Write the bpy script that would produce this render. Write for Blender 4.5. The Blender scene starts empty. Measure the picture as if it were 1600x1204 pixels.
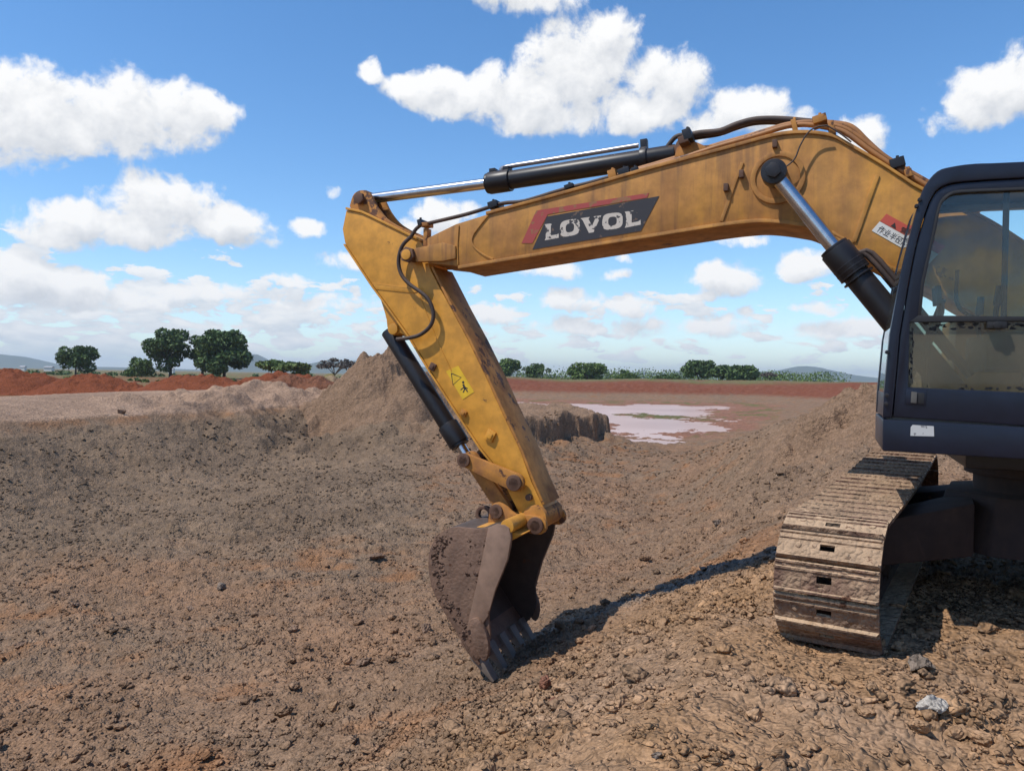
import bpy, bmesh, math, random
import numpy as np
from mathutils import Vector, Matrix

# ------------------------------------------------------------------ camera
scene = bpy.context.scene
C = scene.collection
F = 1200.0                                   # focal length in photo pixels (1600 wide)
CAM = Vector((0, 0, 1.65))
PITCH, ROLL = math.radians(-0.72), math.radians(0.93)
_f = Vector((0, math.cos(PITCH), math.sin(PITCH)))
_r0 = Vector((1, 0, 0)); _v0 = _r0.cross(_f)
_r = _r0 * math.cos(ROLL) + _v0 * math.sin(ROLL)
_v = _r.cross(_f)
cam_d = bpy.data.cameras.new('camera'); cam = bpy.data.objects.new('camera', cam_d); C.objects.link(cam)
cam.matrix_world = Matrix(((_r.x, _v.x, -_f.x, CAM.x), (_r.y, _v.y, -_f.y, CAM.y), (_r.z, _v.z, -_f.z, CAM.z), (0, 0, 0, 1)))
cam_d.sensor_fit = 'HORIZONTAL'; cam_d.sensor_width = 36; cam_d.lens = 36 * F / 1600
cam_d.clip_start = 0.05; cam_d.clip_end = 60000
scene.camera = cam
def ray(px, py):
    return (_f * F + _r * (px - 800) - _v * (py - 602)).normalized()

# ------------------------------------------------------------------ light, sky, exposure
SUNV = Vector((-0.54, -0.24, 1.0)).normalized()       # towards the sun
sun_d = bpy.data.lights.new('sun', 'SUN'); sun = bpy.data.objects.new('sun', sun_d); C.objects.link(sun)
sun_d.energy = 4.3; sun_d.angle = math.radians(0.55); sun_d.color = (1.0, 0.955, 0.88)
sun.rotation_euler = SUNV.to_track_quat('Z', 'Y').to_euler(); sun.location = (-10, -6, 30)
scene.view_settings.view_transform = 'Standard'; scene.view_settings.look = 'None'
scene.view_settings.exposure = 0.0; scene.view_settings.gamma = 1.0
cy = scene.cycles
cy.max_bounces = 6; cy.diffuse_bounces = 2; cy.glossy_bounces = 3; cy.transmission_bounces = 4
cy.transparent_max_bounces = 12; cy.volume_bounces = 0; cy.use_denoising = True
cy.caustics_reflective = False; cy.caustics_refractive = False

class NT:
    """small helper to write node trees"""
    def __init__(s, tree): s.t = tree; s.n = tree.nodes; s.l = tree.links
    def node(s, kind, **kw):
        n = s.n.new(kind)
        for k, v in kw.items(): setattr(n, k, v)
        return n
    def put(s, sock, v):
        if isinstance(v, bpy.types.NodeSocket): s.l.new(v, sock)
        elif v is not None: sock.default_value = v
    def m(s, op, a, b=None, c=None, clamp=False):
        n = s.n.new('ShaderNodeMath'); n.operation = op; n.use_clamp = clamp
        for i, v in enumerate((a, b, c)):
            if v is not None: s.put(n.inputs[i], v)
        return n.outputs[0]
    def vm(s, op, a, b=None, c=None):
        n = s.n.new('ShaderNodeVectorMath'); n.operation = op
        for i, v in enumerate((a, b, c)):
            if v is not None: s.put(n.inputs[i], v)
        return n.outputs['Value'] if op in ('DOT_PRODUCT', 'LENGTH', 'DISTANCE') else n.outputs[0]
    def noise(s, vec, scale, detail=4, rough=0.55, dist=0.0, out=0, lac=2.0):
        n = s.n.new('ShaderNodeTexNoise'); s.put(n.inputs['Vector'], vec)
        n.inputs['Scale'].default_value = scale; n.inputs['Detail'].default_value = detail
        n.inputs['Roughness'].default_value = rough; n.inputs['Distortion'].default_value = dist
        n.inputs['Lacunarity'].default_value = lac
        return n.outputs[out]
    def voro(s, vec, scale, rnd=1.0):
        n = s.n.new('ShaderNodeTexVoronoi'); s.put(n.inputs['Vector'], vec); n.inputs['Scale'].default_value = scale; n.inputs['Randomness'].default_value = rnd
        return n.outputs['Distance']
    def ramp(s, v, a, b, lo=0.0, hi=1.0, smooth=True):
        n = s.n.new('ShaderNodeMapRange'); n.interpolation_type = 'SMOOTHSTEP' if smooth else 'LINEAR'
        s.put(n.inputs[0], v); n.inputs[1].default_value = a; n.inputs[2].default_value = b
        s.put(n.inputs[3], lo); s.put(n.inputs[4], hi)
        return n.outputs[0]
    def mix(s, f, a, b, mode='MIX'):
        n = s.n.new('ShaderNodeMix'); n.data_type = 'RGBA'; n.blend_type = mode
        s.put(n.inputs[0], f)
        s.put(n.inputs[6], a if not isinstance(a, tuple) else (*a[:3], 1)); s.put(n.inputs[7], b if not isinstance(b, tuple) else (*b[:3], 1))
        return n.outputs[2]

def azel(px, py):
    d = ray(px, py)
    return math.atan2(d.x, d.y) * F, math.asin(d.z) * F

def build_world():
    w = bpy.data.worlds.new('World'); scene.world = w; w.use_nodes = True
    t = NT(w.node_tree); w.node_tree.nodes.clear()
    # cumulus clouds: (photo x, y, half width, half height) turned into azimuth and elevation
    blobs = [(60,178,82,60),(150,184,100,52),(245,174,86,50),(318,174,46,28),(120,222,58,22),(-40,195,80,56),(-150,180,70,50),
      (255,320,78,46),(160,350,96,30),(345,348,78,30),(70,364,46,20),(395,376,38,14),
      (905,105,92,74),(805,150,120,44),(690,148,80,34),(950,58,54,38),(1040,130,66,48),(860,186,90,30),(636,140,40,24),(578,112,22,17),
      (1010,175,70,30),(1165,172,64,32),(1220,192,46,22),(1110,196,46,18),(1350,212,40,24),(840,0,85,22),(770,-30,90,30),
      (1555,150,72,42),(1625,125,70,50),(1700,150,80,50),
      (690,338,46,30),(722,328,30,18),(642,362,34,18),(480,352,30,14),(521,298,14,9),(545,405,54,16),
      (850,415,78,16),(1162,377,42,12),(1130,432,64,24),(1098,456,36,8),(1262,416,48,21),(960,432,28,11),(970,404,17,10),
      (890,466,54,20),(992,480,44,20),(880,510,64,18),(1130,508,64,20),(1166,488,14,10),(1276,480,42,8),(1320,512,60,16),(768,492,50,20),(1000,515,60,16),
      (60,440,90,26),(10,405,40,18),(150,466,110,20),(305,458,80,16),(450,436,34,12),(500,470,80,16)]
    rng = random.Random(5)
    bl = []
    for (x, y, a, b) in blobs:
        A, E = azel(x, y); bl.append((A, E, a * 1.11, b * 1.13))
    g = bpy.data.node_groups.new('cumulus', 'ShaderNodeTree')
    g.interface.new_socket('P', in_out='INPUT', socket_type='NodeSocketVector')
    g.interface.new_socket('D', in_out='OUTPUT', socket_type='NodeSocketFloat')
    G = NT(g); gi = g.nodes.new('NodeGroupInput'); go = g.nodes.new('NodeGroupOutput')
    P = gi.outputs[0]
    wn = G.noise(P, 0.016, 3, 0.5, out=1)
    wp = G.vm('MULTIPLY_ADD', G.vm('SUBTRACT', wn, (.5, .5, .5)), (46, 34, 0), P)
    d = None
    for (A, E, a, b) in bl:
        q = G.vm('MULTIPLY_ADD', wp, (1 / a, 1 / b, 0), (-A / a, -E / b, 0))
        r2 = G.vm('DOT_PRODUCT', q, q); wgt = min(1, max(.62, b / 30))
        if wgt < 1: r2 = G.m('MULTIPLY_ADD', r2, wgt, 1 - wgt)
        if d is None: d = r2
        else: d = G.m('SMOOTH_MIN', d, r2, 0.35)
    f1 = G.noise(P, 0.020, 6, 0.57, 0.35)
    f2 = G.noise(P, 0.075, 4, 0.60, 0.2)
    body = G.m('SUBTRACT', 1.0, G.m('MINIMUM', d, 3.0))
    dens = G.m('ADD', body, G.m('MULTIPLY', G.m('SUBTRACT', f1, 0.5), 2.1))
    dens = G.m('ADD', dens, G.m('MULTIPLY', G.m('SUBTRACT', f2, 0.5), 0.55))
    g.links.new(dens, go.inputs[0])
    tc = t.node('ShaderNodeTexCoord'); sx = t.node('ShaderNodeSeparateXYZ'); t.l.new(tc.outputs['Generated'], sx.inputs[0])
    x, y, z = sx.outputs
    az = t.m('ARCTAN2', x, y)
    # the same kind of clouds go on round the rest of the sky
    A = t.m('SUBTRACT', t.m('MULTIPLY', t.m('PINGPONG', t.m('ADD', az, .785), 1.571), F), .785 * F); E = t.m('MULTIPLY', t.m('ARCSINE', z), F)
    cx = t.node('ShaderNodeCombineXYZ'); t.l.new(A, cx.inputs[0]); t.l.new(E, cx.inputs[1])
    P = cx.outputs[0]
    def cum(v):
        n = t.node('ShaderNodeGroup'); n.node_tree = g; t.l.new(v, n.inputs[0]); return n.outputs[0]
    d0 = cum(P); d1 = cum(t.vm('ADD', P, (-10, 28, 0)))
    a0 = t.ramp(d0, 0.0, 0.62)
    lit = t.m('ADD', 0.66, t.m('MULTIPLY', t.m('SUBTRACT', d0, d1), 0.48), clamp=True)
    # ranks of small cumulus shrinking towards the horizon
    pc = t.node('ShaderNodeCombineXYZ'); t.l.new(t.m('MULTIPLY', A, .0125), pc.inputs[0]); t.l.new(t.m('MULTIPLY', t.m('POWER', t.m('MAXIMUM', E, 0.0), .8), .10), pc.inputs[1])
    ln = t.noise(pc.outputs[0], 1.0, 6, 0.58, 0.2)
    ln2 = t.noise(t.vm('ADD', pc.outputs[0], (-.12, .42, 0)), 1.0, 6, 0.58, 0.2)
    side = t.ramp(A, -750, 500, 0.12, 0.0)
    thr = t.m('SUBTRACT', t.ramp(E, 100, 230, 0.53, 0.86), side)
    a1 = t.m('MULTIPLY', t.ramp(t.m('SUBTRACT', ln, thr), 0.0, 0.055), t.ramp(E, 0, 45, 0.35, 0.95))
    lit1 = t.m('ADD', 0.62, t.m('MULTIPLY', t.m('SUBTRACT', ln, ln2), 2.6), clamp=True)
    # far milky air low down
    mil = t.ramp(E, -10, 180, 0.26, 0.0)
    c0 = t.mix(lit, (0.50, 0.545, 0.62), (1.03, 1.03, 1.03)); c1 = t.mix(lit1, (0.62, 0.69, 0.78), (1.0, 1.0, 1.0))
    sky = t.node('ShaderNodeTexSky', sky_type='NISHITA'); sky.sun_disc = False
    sky.sun_elevation = math.asin(SUNV.z); sky.sun_rotation = math.atan2(SUNV.x, SUNV.y)
    sky.air_density = 1.0; sky.dust_density = 0.35; sky.ozone_density = 2.2; sky.altitude = 900
    hs = t.node('ShaderNodeHueSaturation'); hs.inputs['Saturation'].default_value = 1.24; hs.inputs['Value'].default_value = 1.26; t.l.new(sky.outputs[0], hs.inputs['Color'])
    bg = t.node('ShaderNodeBackground'); t.l.new(hs.outputs[0], bg.inputs[0]); bg.inputs[1].default_value = 0.15
    bm_ = t.node('ShaderNodeBackground'); bm_.inputs[0].default_value = (0.66, 0.80, 0.92, 1)
    b1 = t.node('ShaderNodeBackground'); t.l.new(c1, b1.inputs[0])
    b0 = t.node('ShaderNodeBackground'); t.l.new(c0, b0.inputs[0])
    def mx(f, a, b):
        n = t.node('ShaderNodeMixShader'); t.put(n.inputs[0], f); t.l.new(a, n.inputs[1]); t.l.new(b, n.inputs[2]); return n.outputs[0]
    s = mx(mil, bg.outputs[0], bm_.outputs[0]); s = mx(a1, s, b1.outputs[0]); s = mx(a0, s, b0.outputs[0])
    o = t.node('ShaderNodeOutputWorld'); t.l.new(s, o.inputs[0])
    w.cycles.sampling_method = 'NONE'
build_world()

# ------------------------------------------------------------------ helpers
def tag(o, label=None, cat=None, group=None, kind=None):
    for k, v in (('label', label), ('category', cat), ('group', group), ('kind', kind)):
        if v: o[k] = v
    return o
def link(name, me, parent=None, mat=None, loc=None):
    o = bpy.data.objects.new(name, me); C.objects.link(o)
    if parent: o.parent = parent
    if loc is not None: o.location = loc
    if mat and me is not None and not me.materials: me.materials.append(mat)
    return o
def empty(name, loc):
    o = bpy.data.objects.new(name, None); C.objects.link(o); o.location = loc; o.empty_display_size = .3
    return o

def smooth_angle(me, deg=35):
    me.polygons.foreach_set('use_smooth', np.ones(len(me.polygons), bool))
    me.set_sharp_from_angle(angle=math.radians(deg))

class MB:
    """collects world-space shapes, builds ONE mesh object (stored relative to its root)"""
    def __init__(s): s.v = []; s.f = []
    def add(s, vs, fs):
        b = len(s.v); s.v += [Vector(v) for v in vs]; s.f += [tuple(b + i for i in f) for f in fs]; return s
    def prism(s, base, top):
        n = len(base)
        return s.add(list(base) + list(top), [tuple(range(n))[::-1], tuple(range(n, 2 * n))] + [(i, (i + 1) % n, n + (i + 1) % n, n + i) for i in range(n)])
    def box(s, c, ax, ay, az):          # centre and three half-axis vectors
        c = Vector(c); p = [c - ax - ay - az, c + ax - ay - az, c + ax + ay - az, c - ax + ay - az]
        return s.prism(p, [q + 2 * az for q in p])
    def cyl(s, a, b, r0, r1=None, n=20, cap=True):
        r1 = r0 if r1 is None else r1
        a, b = Vector(a), Vector(b); d = (b - a).normalized(); q = d.orthogonal().normalized(); w = d.cross(q)
        ra = [a + (q * math.cos(t) + w * math.sin(t)) * r0 for t in [2 * math.pi * i / n for i in range(n)]]
        rb = [b + (q * math.cos(t) + w * math.sin(t)) * r1 for t in [2 * math.pi * i / n for i in range(n)]]
        return s.prism(ra, rb)
    def ring(s, a, b, ro, ri, n=28):
        a, b = Vector(a), Vector(b); d = (b - a).normalized(); q = d.orthogonal().normalized(); w = d.cross(q)
        vs = []
        for (c, r) in ((a, ro), (b, ro), (b, ri), (a, ri)):
            vs += [c + (q * math.cos(t) + w * math.sin(t)) * r for t in [2 * math.pi * i / n for i in range(n)]]
        fs = []
        for k in range(4):
            for i in range(n):
                j = (i + 1) % n; k2 = (k + 1) % 4
                fs.append((k * n + i, k * n + j, k2 * n + j, k2 * n + i))
        return s.add(vs, fs)
    def tube(s, pts, r, n=10, sub=4):
        pts = [Vector(p) for p in pts]
        path = []
        if sub > 1 and len(pts) > 2:
            e = [2 * pts[0] - pts[1]] + pts + [2 * pts[-1] - pts[-2]]
            for i in range(1, len(e) - 2):
                for k in range(sub):
                    t = k / sub; p0, p1, p2, p3 = e[i - 1], e[i], e[i + 1], e[i + 2]
                    path.append(.5 * ((2 * p1) + (p2 - p0) * t + (2 * p0 - 5 * p1 + 4 * p2 - p3) * t * t + (3 * p1 - p0 - 3 * p2 + p3) * t ** 3))
            path.append(pts[-1])
        else: path = pts
        vs = []; fs = []; q = None
        for i, p in enumerate(path):
            d = (path[min(i + 1, len(path) - 1)] - path[max(i - 1, 0)]).normalized()
            q = d.orthogonal().normalized() if q is None else (q - d * q.dot(d)).normalized()
            w = d.cross(q)
            vs += [p + (q * math.cos(2 * math.pi * k / n) + w * math.sin(2 * math.pi * k / n)) * r for k in range(n)]
        for i in range(len(path) - 1):
            for k in range(n):
                k2 = (k + 1) % n; fs.append((i * n + k, i * n + k2, (i + 1) * n + k2, (i + 1) * n + k))
        fs += [tuple(range(n))[::-1], tuple((len(path) - 1) * n + k for k in range(n))]
        return s.add(vs, fs)
    def build(s, name, mat, parent=None, bevel=0.0, root=None, smooth=38):
        o0 = Vector(root.location) if root else Vector((0, 0, 0))
        me = bpy.data.meshes.new(name); me.from_pydata([tuple(v - o0) for v in s.v], [], s.f)
        bm = bmesh.new(); bm.from_mesh(me); bmesh.ops.recalc_face_normals(bm, faces=bm.faces)
        if bevel:
            ed = [e for e in bm.edges if len(e.link_faces) == 2 and e.calc_face_angle(0) > math.radians(42)]
            bmesh.ops.bevel(bm, geom=ed, offset=bevel, segments=2, affect='EDGES', clamp_overlap=True, profile=.6)
        bm.to_mesh(me); bm.free(); me.update(); smooth_angle(me, smooth)
        return link(name, me, parent, mat)

# numpy noise ------------------------------------------------------------------
def _hash(ix, iy, seed):
    h = (ix.astype(np.int64) * 374761393 + iy.astype(np.int64) * 668265263 + seed * 974711) & 0x7fffffff
    h = ((h ^ (h >> 13)) * 1274126177) & 0x7fffffff
    h = ((h ^ (h >> 16)) * 668265263) & 0x7fffffff
    return (h ^ (h >> 15)) / float(0x7fffffff)
def perlin(x, y, seed=0):
    ix, iy = np.floor(x), np.floor(y); fx, fy = x - ix, y - iy
    u = fx * fx * fx * (fx * (fx * 6 - 15) + 10); v = fy * fy * fy * (fy * (fy * 6 - 15) + 10)
    def g(dx, dy):
        a = _hash(ix + dx, iy + dy, seed) * 2 * np.pi
        return np.cos(a) * (fx - dx) + np.sin(a) * (fy - dy)
    a = g(0, 0) * (1 - u) + g(1, 0) * u; b = g(0, 1) * (1 - u) + g(1, 1) * u
    return (a * (1 - v) + b * v) * 1.5
def fbm(x, y, sc, oct=4, seed=0, gain=.5):
    s = 0; a = 1
    for o in range(oct):
        s = s + a * perlin(x * sc, y * sc, seed + o * 17); sc *= 2.03; a *= gain
    return s
def clods(x, y, cell, dens, seed):
    """rounded lumps of random size on a jittered grid, height in units of cell"""
    wx = perlin(x / cell * 2.3, y / cell * 2.3, seed + 50) * .16; wy = perlin(x / cell * 2.3 + 9.7, y / cell * 2.3, seed + 51) * .16
    gx, gy = x / cell + wx, y / cell + wy; ix, iy = np.floor(gx), np.floor(gy)
    out = np.zeros_like(gx)
    for dx in (-1, 0, 1):
        for dy in (-1, 0, 1):
            cx, cyy = ix + dx, iy + dy
            r1 = _hash(cx, cyy, seed); r2 = _hash(cx, cyy, seed + 7); r3 = _hash(cx, cyy, seed + 13); r4 = _hash(cx, cyy, seed + 23)
            rad = .16 + .38 * r3 ** 2
            an = r4 * np.pi; ex = gx - cx - r1; ey = gy - cyy - r2
            px_ = (ex * np.cos(an) + ey * np.sin(an)) / rad; py_ = (-ex * np.sin(an) + ey * np.cos(an)) * 1.35 / rad
            dd = np.maximum(np.maximum(np.abs(px_), np.abs(py_)), np.maximum(.76 * np.abs(px_ + py_), (.62 + .2 * r1) * np.abs(px_ - py_)))
            h = rad * np.minimum(np.clip((1 - dd) * 2.2, 0, 1), .62 + .3 * r2 + .7 * (r1 - .5) * px_ + .5 * (r3 - .5) * py_) * (.45 + .6 * r4)
            out = np.maximum(out, np.where(_hash(cx, cyy, seed + 31) < dens, h, 0))
    return out
def clods_in(x, y, cell, dens, seed, mask):
    out = np.zeros_like(x); mask = np.broadcast_to(mask, x.shape)
    if mask.any(): out[mask] = clods(x[mask], y[mask], cell, dens[mask] if isinstance(dens, np.ndarray) else dens, seed)
    return out
def sstep(a, b, x):
    t = np.clip((x - a) / (b - a), 0, 1); return t * t * (3 - 2 * t)
# ------------------------------------------------------------------ terrain
def on_level(px, py, z):
    d = ray(px, py); t = (z - CAM.z) / d.z
    return (d.x * t, d.y * t, z)
def at_depth(px, py, D):
    d = ray(px, py); t = D / d.y
    return (d.x * t, D, CAM.z + d.z * t)
CP = [on_level(*p) for p in [
    # ground round the machine
    (1300,1000,0),(1600,1204,0),(1450,1150,0.02),(1200,1204,0.0),(1000,1204,-.02),(1600,1000,0),(1500,900,0),(1220,872,0.0),(1200,930,0.02),(1100,1040,0),
    # crest and slope towards the bucket
    (1100,905,-.25),(1000,945,-.50),(925,972,-.75),(850,1002,-.95),(755,1062,-1.02),(900,1080,-.45),(1000,1060,-.2),(800,1150,-.42),(640,1204,-.55),
    (1000,1120,-.08),(860,1204,-.15),
    # pit slope in the foreground and pit floor
    (500,1204,-.95),(300,1204,-1.45),(0,1204,-1.75),(600,1080,-1.35),(400,1050,-1.8),(0,1050,-2.0),(200,950,-2.1),(0,900,-2.15),(500,930,-2.05),(680,960,-1.75),
    (850,930,-1.5),(950,890,-1.6),(850,860,-2.1),(700,850,-2.2),(400,850,-2.2),(0,830,-2.2),(250,810,-2.2),(600,770,-2.25),(800,780,-2.3),(950,790,-2.3),(480,745,-2.25),(900,730,-2.4),
    (1000,705,-2.5),(1060,750,-2.35),(1075,790,-2.3),(1095,705,-2.55),(1020,840,-1.95),(1085,838,-1.55),(1070,885,-.85),(1170,845,-.25),
    # left bank top, track and land behind
    (0,655,-.2),(200,645,-.2),(420,632,-.22),(0,625,-.2),(300,612,-.2),(570,660,-1.0),(540,635,-.3),(640,700,-1.9),(680,640,-.6),
    # floor towards the pond
    (940,700,-2.5),(1080,697,-2.55),(1000,672,-2.72),(1120,668,-2.7),(900,655,-2.68),(1020,645,-2.72),(1120,650,-2.66),(960,634,-2.72),(1180,652,-2.45),(1200,640,-2.35),(1235,635,-2.2),(860,632,-2.7),(800,640,-2.5),
]] + [at_depth(*p) for p in [
    # right-hand bank
    (1150,770,19.5),(1180,740,20.5),(1160,715,25),(1200,690,24.5),(1225,700,21),(1240,668,26),(1290,665,23),(1320,700,18.5),(1380,690,15.5),(1250,750,16),(1200,800,13),(1380,640,22),(1460,640,20),
    (1140,692,33),(1200,668,34),(1250,655,40),(1330,640,38),(1450,640,36),
    # bank beyond the pond
    (780,619,140),(1000,621,140),(1200,623,138),(1330,628,120),
    (780,607,150),(1000,610,150),(1200,614,147),(1330,617,128),
    (700,592,160),(780,592,160),(1000,596,160),(1200,599,157),(1330,603,138),(1480,604,100),
]] + [(d * math.sin(math.radians(a)), d * math.cos(math.radians(a)), z) for (a, d, z) in [
    (27.5,8.75,.12),(26,7.6,.08),(-27.7,31,-2.2),(-20,35.5,-2.22),(-13,43,-2.25),(-32,25.5,-2.18),(-50,20,-1.8),(-60,8,-1.6),(-60,3,-.6),(-50,40,-.2),(-45,100,0),(-30,100,0),(-15,90,0),(-5,90,-.6),(30,70,.2),(45,40,.3),(60,15,.1),(60,5,0),(50,2,0),(0,1.5,0),(-40,2,-.25),(0,2.5,-.02),
    (-30,220,.1),(-10,220,.1),(5,220,.1),(25,220,.1),(45,220,0),(-50,220,0),(-30,60,-.1),(-20,70,-.1)]]
CP = np.array(CP)
def _uv(x, y):
    r = np.hypot(x, y) + 1e-6
    return np.arctan2(x, y) * 2.2, np.log(r)
def _tps(r2): return r2 * np.log(r2 + 1e-9)
_cu, _cv = _uv(CP[:, 0], CP[:, 1]); _n = len(CP)
_K = _tps((_cu[:, None] - _cu) ** 2 + (_cv[:, None] - _cv) ** 2) + np.eye(_n) * 0.006
_Pm = np.c_[np.ones(_n), _cu, _cv]
_A = np.block([[_K, _Pm], [_Pm.T, np.zeros((3, 3))]])
_W = np.linalg.solve(_A, np.r_[CP[:, 2], 0, 0, 0])
def base_h(x, y):
    u, v = _uv(x, y); out = np.full_like(u, 0.0)
    vv = np.maximum(v, math.log(1.3))
    for i in range(_n): out += _W[i] * _tps((u - _cu[i]) ** 2 + (vv - _cv[i]) ** 2)
    out += _W[_n] + _W[_n + 1] * u + _W[_n + 2] * vv
    r = np.hypot(x, y)
    front = sstep(62, 48, np.abs(np.degrees(np.arctan2(x, y))))       # behind the camera the ground is level
    out = out * front
    k = sstep(170, 260, r); out = out * (1 - k)
    return np.clip(out, -3.2, 3.0)
def poly_sd(x, y, pts):
    """signed distance to a convex polygon given counter-clockwise (positive inside)"""
    s = np.full_like(x, 1e9)
    for i in range(len(pts)):
        (ax, ay), (bx, by) = pts[i], pts[(i + 1) % len(pts)]
        L = math.hypot(bx - ax, by - ay)
        s = np.minimum(s, ((bx - ax) * (y - ay) - (by - ay) * (x - ax)) / L)
    return s
RIM = [(-22, 15), (-18.3, 27.4), (-16.3, 32.6), (-13.8, 43.5), (-11.0, 56), (-60, 150), (-120, 40)]
TERR = [(-16, 37), (0.4, 39), (1.4, 40.2), (5.7, 47.5), (4.2, 58), (-16, 62)]
def zones(x, y):
    r = np.hypot(x, y); az = np.degrees(np.arctan2(x, y))
    return r, az
def height(x, y, fine=True):
    x = np.asarray(x, float); y = np.asarray(y, float)
    r, az = zones(x, y)
    h = base_h(x, y)
    wob = fbm(x, y, .22, 2, 91) * .8 + fbm(x, y, 1.1, 4, 92) * .34
    rim = poly_sd(x + fbm(x, y, .35, 3, 33) * .35, y, RIM)
    bank = -.21 + np.minimum(rim, 0) * .50 + .10 * sstep(-.1, -1.2, rim) * fbm(x, y, .9, 3, 34)
    h = np.where(rim > 0, np.maximum(h, -.24) * sstep(-.2, .6, rim) + bank * (1 - sstep(-.2, .6, rim)), np.maximum(h, bank))
    sd = poly_sd(x + wob, y + wob * .6, TERR)
    k = sstep(-6.5, -3.5, az) * sstep(-.10, .22, sd) * (.92 + .08 * perlin(x * 1.1, y * 1.1, 7))
    tp = -.50 + .22 * fbm(x, y, .38, 4, 12) + .10 * np.abs(fbm(x, y, 1.3, 3, 13))
    rub = sstep(-3.4, 0, sd) * (.45 + .5 * fbm(x, y, .5, 3, 14)) * (1 - k)                              # rubble at the foot of the cut
    h = np.where(tp > h, h * (1 - k) + tp * k, h) + rub * (r > 30)
    # berm of tipped earth on the right of the machine side, shallow tracks on the bank
    rough = 1 - .75 * sstep(-.9, -.35, h) * sstep(-9, -16, az) * (r > 22) * (r < 70)     # smooth haul track on the left
    h = h + .10 * fbm(x, y, .35, 3, 3) * rough * (r > 3) + .045 * fbm(x, y, 1.3, 3, 5) * rough
    pond = sstep(48, 56, r) * sstep(145, 120, r) * sstep(0, 3, az) * (h < -1.9)
    h = h + pond * (.17 * fbm(x, y * .6, .13, 4, 44) - .005)
    h = h + .16 * np.exp(-((x - 16.5) / 6) ** 2 - ((y - 88) / 9) ** 2)                   # grassy mud island
    # scraped grooves running down the right-hand bank
    gr = sstep(8, 12, az) * sstep(11, 13.5, r) * sstep(34, 26, r) * sstep(-2.2, -1.6, h)
    h = h + gr * (.26 * perlin((x * .45 - y * .80) * .9, (x * .8 + y * .45) * .16, 8) + .14 * perlin((x * .45 - y * .80) * 2.1, (x * .8 + y * .45) * .3, 18) + .16 * np.abs(fbm(x, y, 1.1, 3, 28)))
    h0 = h
    if fine:
        near = sstep(60, 25, r)
        berm = sstep(-1.1, -.5, h) * sstep(10, 7, r)
        d = .55 + .35 * berm
        pad = sstep(2.2, 2.6, x) * sstep(4.6, 4.0, x) * sstep(5.25, 5.0, y + .12 * perlin(x * 3, y * 3, 5)) * sstep(3.75, 4.05, y)
        flat = sstep(1.25, .55, np.hypot((x - 1.45) / 1.15, (y - 4.45) / 1.3)) + sstep(-.05, -.40, fbm(x, y, .55, 3, 57)) * (r < 12) * .75
        f = near * rough * (1 - .85 * pad) * (1 - .62 * np.clip(flat, 0, 1))
        h = h + pad * .014 * np.sin((x * .5 + y * .866) * 2 * np.pi / .19 + .8 * perlin(x * 2, y * 2, 9))
        h = h + f * (clods_in(x, y, .42, .16 + .10 * berm, 1, f > 0) * .42 * .26 + clods_in(x, y, .19, d * .8, 2, f > 0) * .19 * .42 + clods_in(x, y, .085, .8, 3, r < 22) * .085 * .85 + clods_in(x, y, .045, .8, 4, r < 9) * .045 * .9)
        midr = sstep(11, 16, r) * rough * sstep(60, 45, r)
        h = h + midr * (clods_in(x, y, .8, .45, 41, midr > 0) * .8 * .30 + clods_in(x, y, .38, .5, 42, midr > 0) * .38 * .55 + .05 * fbm(x, y, 2.1, 3, 43))
        rid = fbm(x, y, 17, 2, 53); h = h + f * (r < 12) * (.013 * rid + .010 * np.abs(fbm(x, y, 9, 2, 54)))
        h = h + f * .020 * fbm(x, y, 7, 3, 6) + f * .02 * fbm(x, y, 3.1, 2, 16)
        h = h + sstep(140, 60, r) * (1 - near) * rough * .06 * fbm(x, y, 2.2, 3, 26)
        gdn = sstep(146, 152, r) * sstep(164, 156, r) * (az > -4)
        h = h + gdn * .28 * np.abs(fbm(x, y, .5, 4, 61))
    return (h, h0) if fine == 'both' else h
def ground_point(px, py):
    d = ray(px, py); t = 1.5
    ts = np.exp(np.linspace(math.log(1.6), math.log(260), 2600))
    X, Y, Z = d.x * ts, d.y * ts, CAM.z + d.z * ts
    hh = height(X, Y, False); k = np.argmax(Z < hh)
    return Vector((X[k], Y[k], float(height(X[k:k + 1], Y[k:k + 1])[0])))

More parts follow.
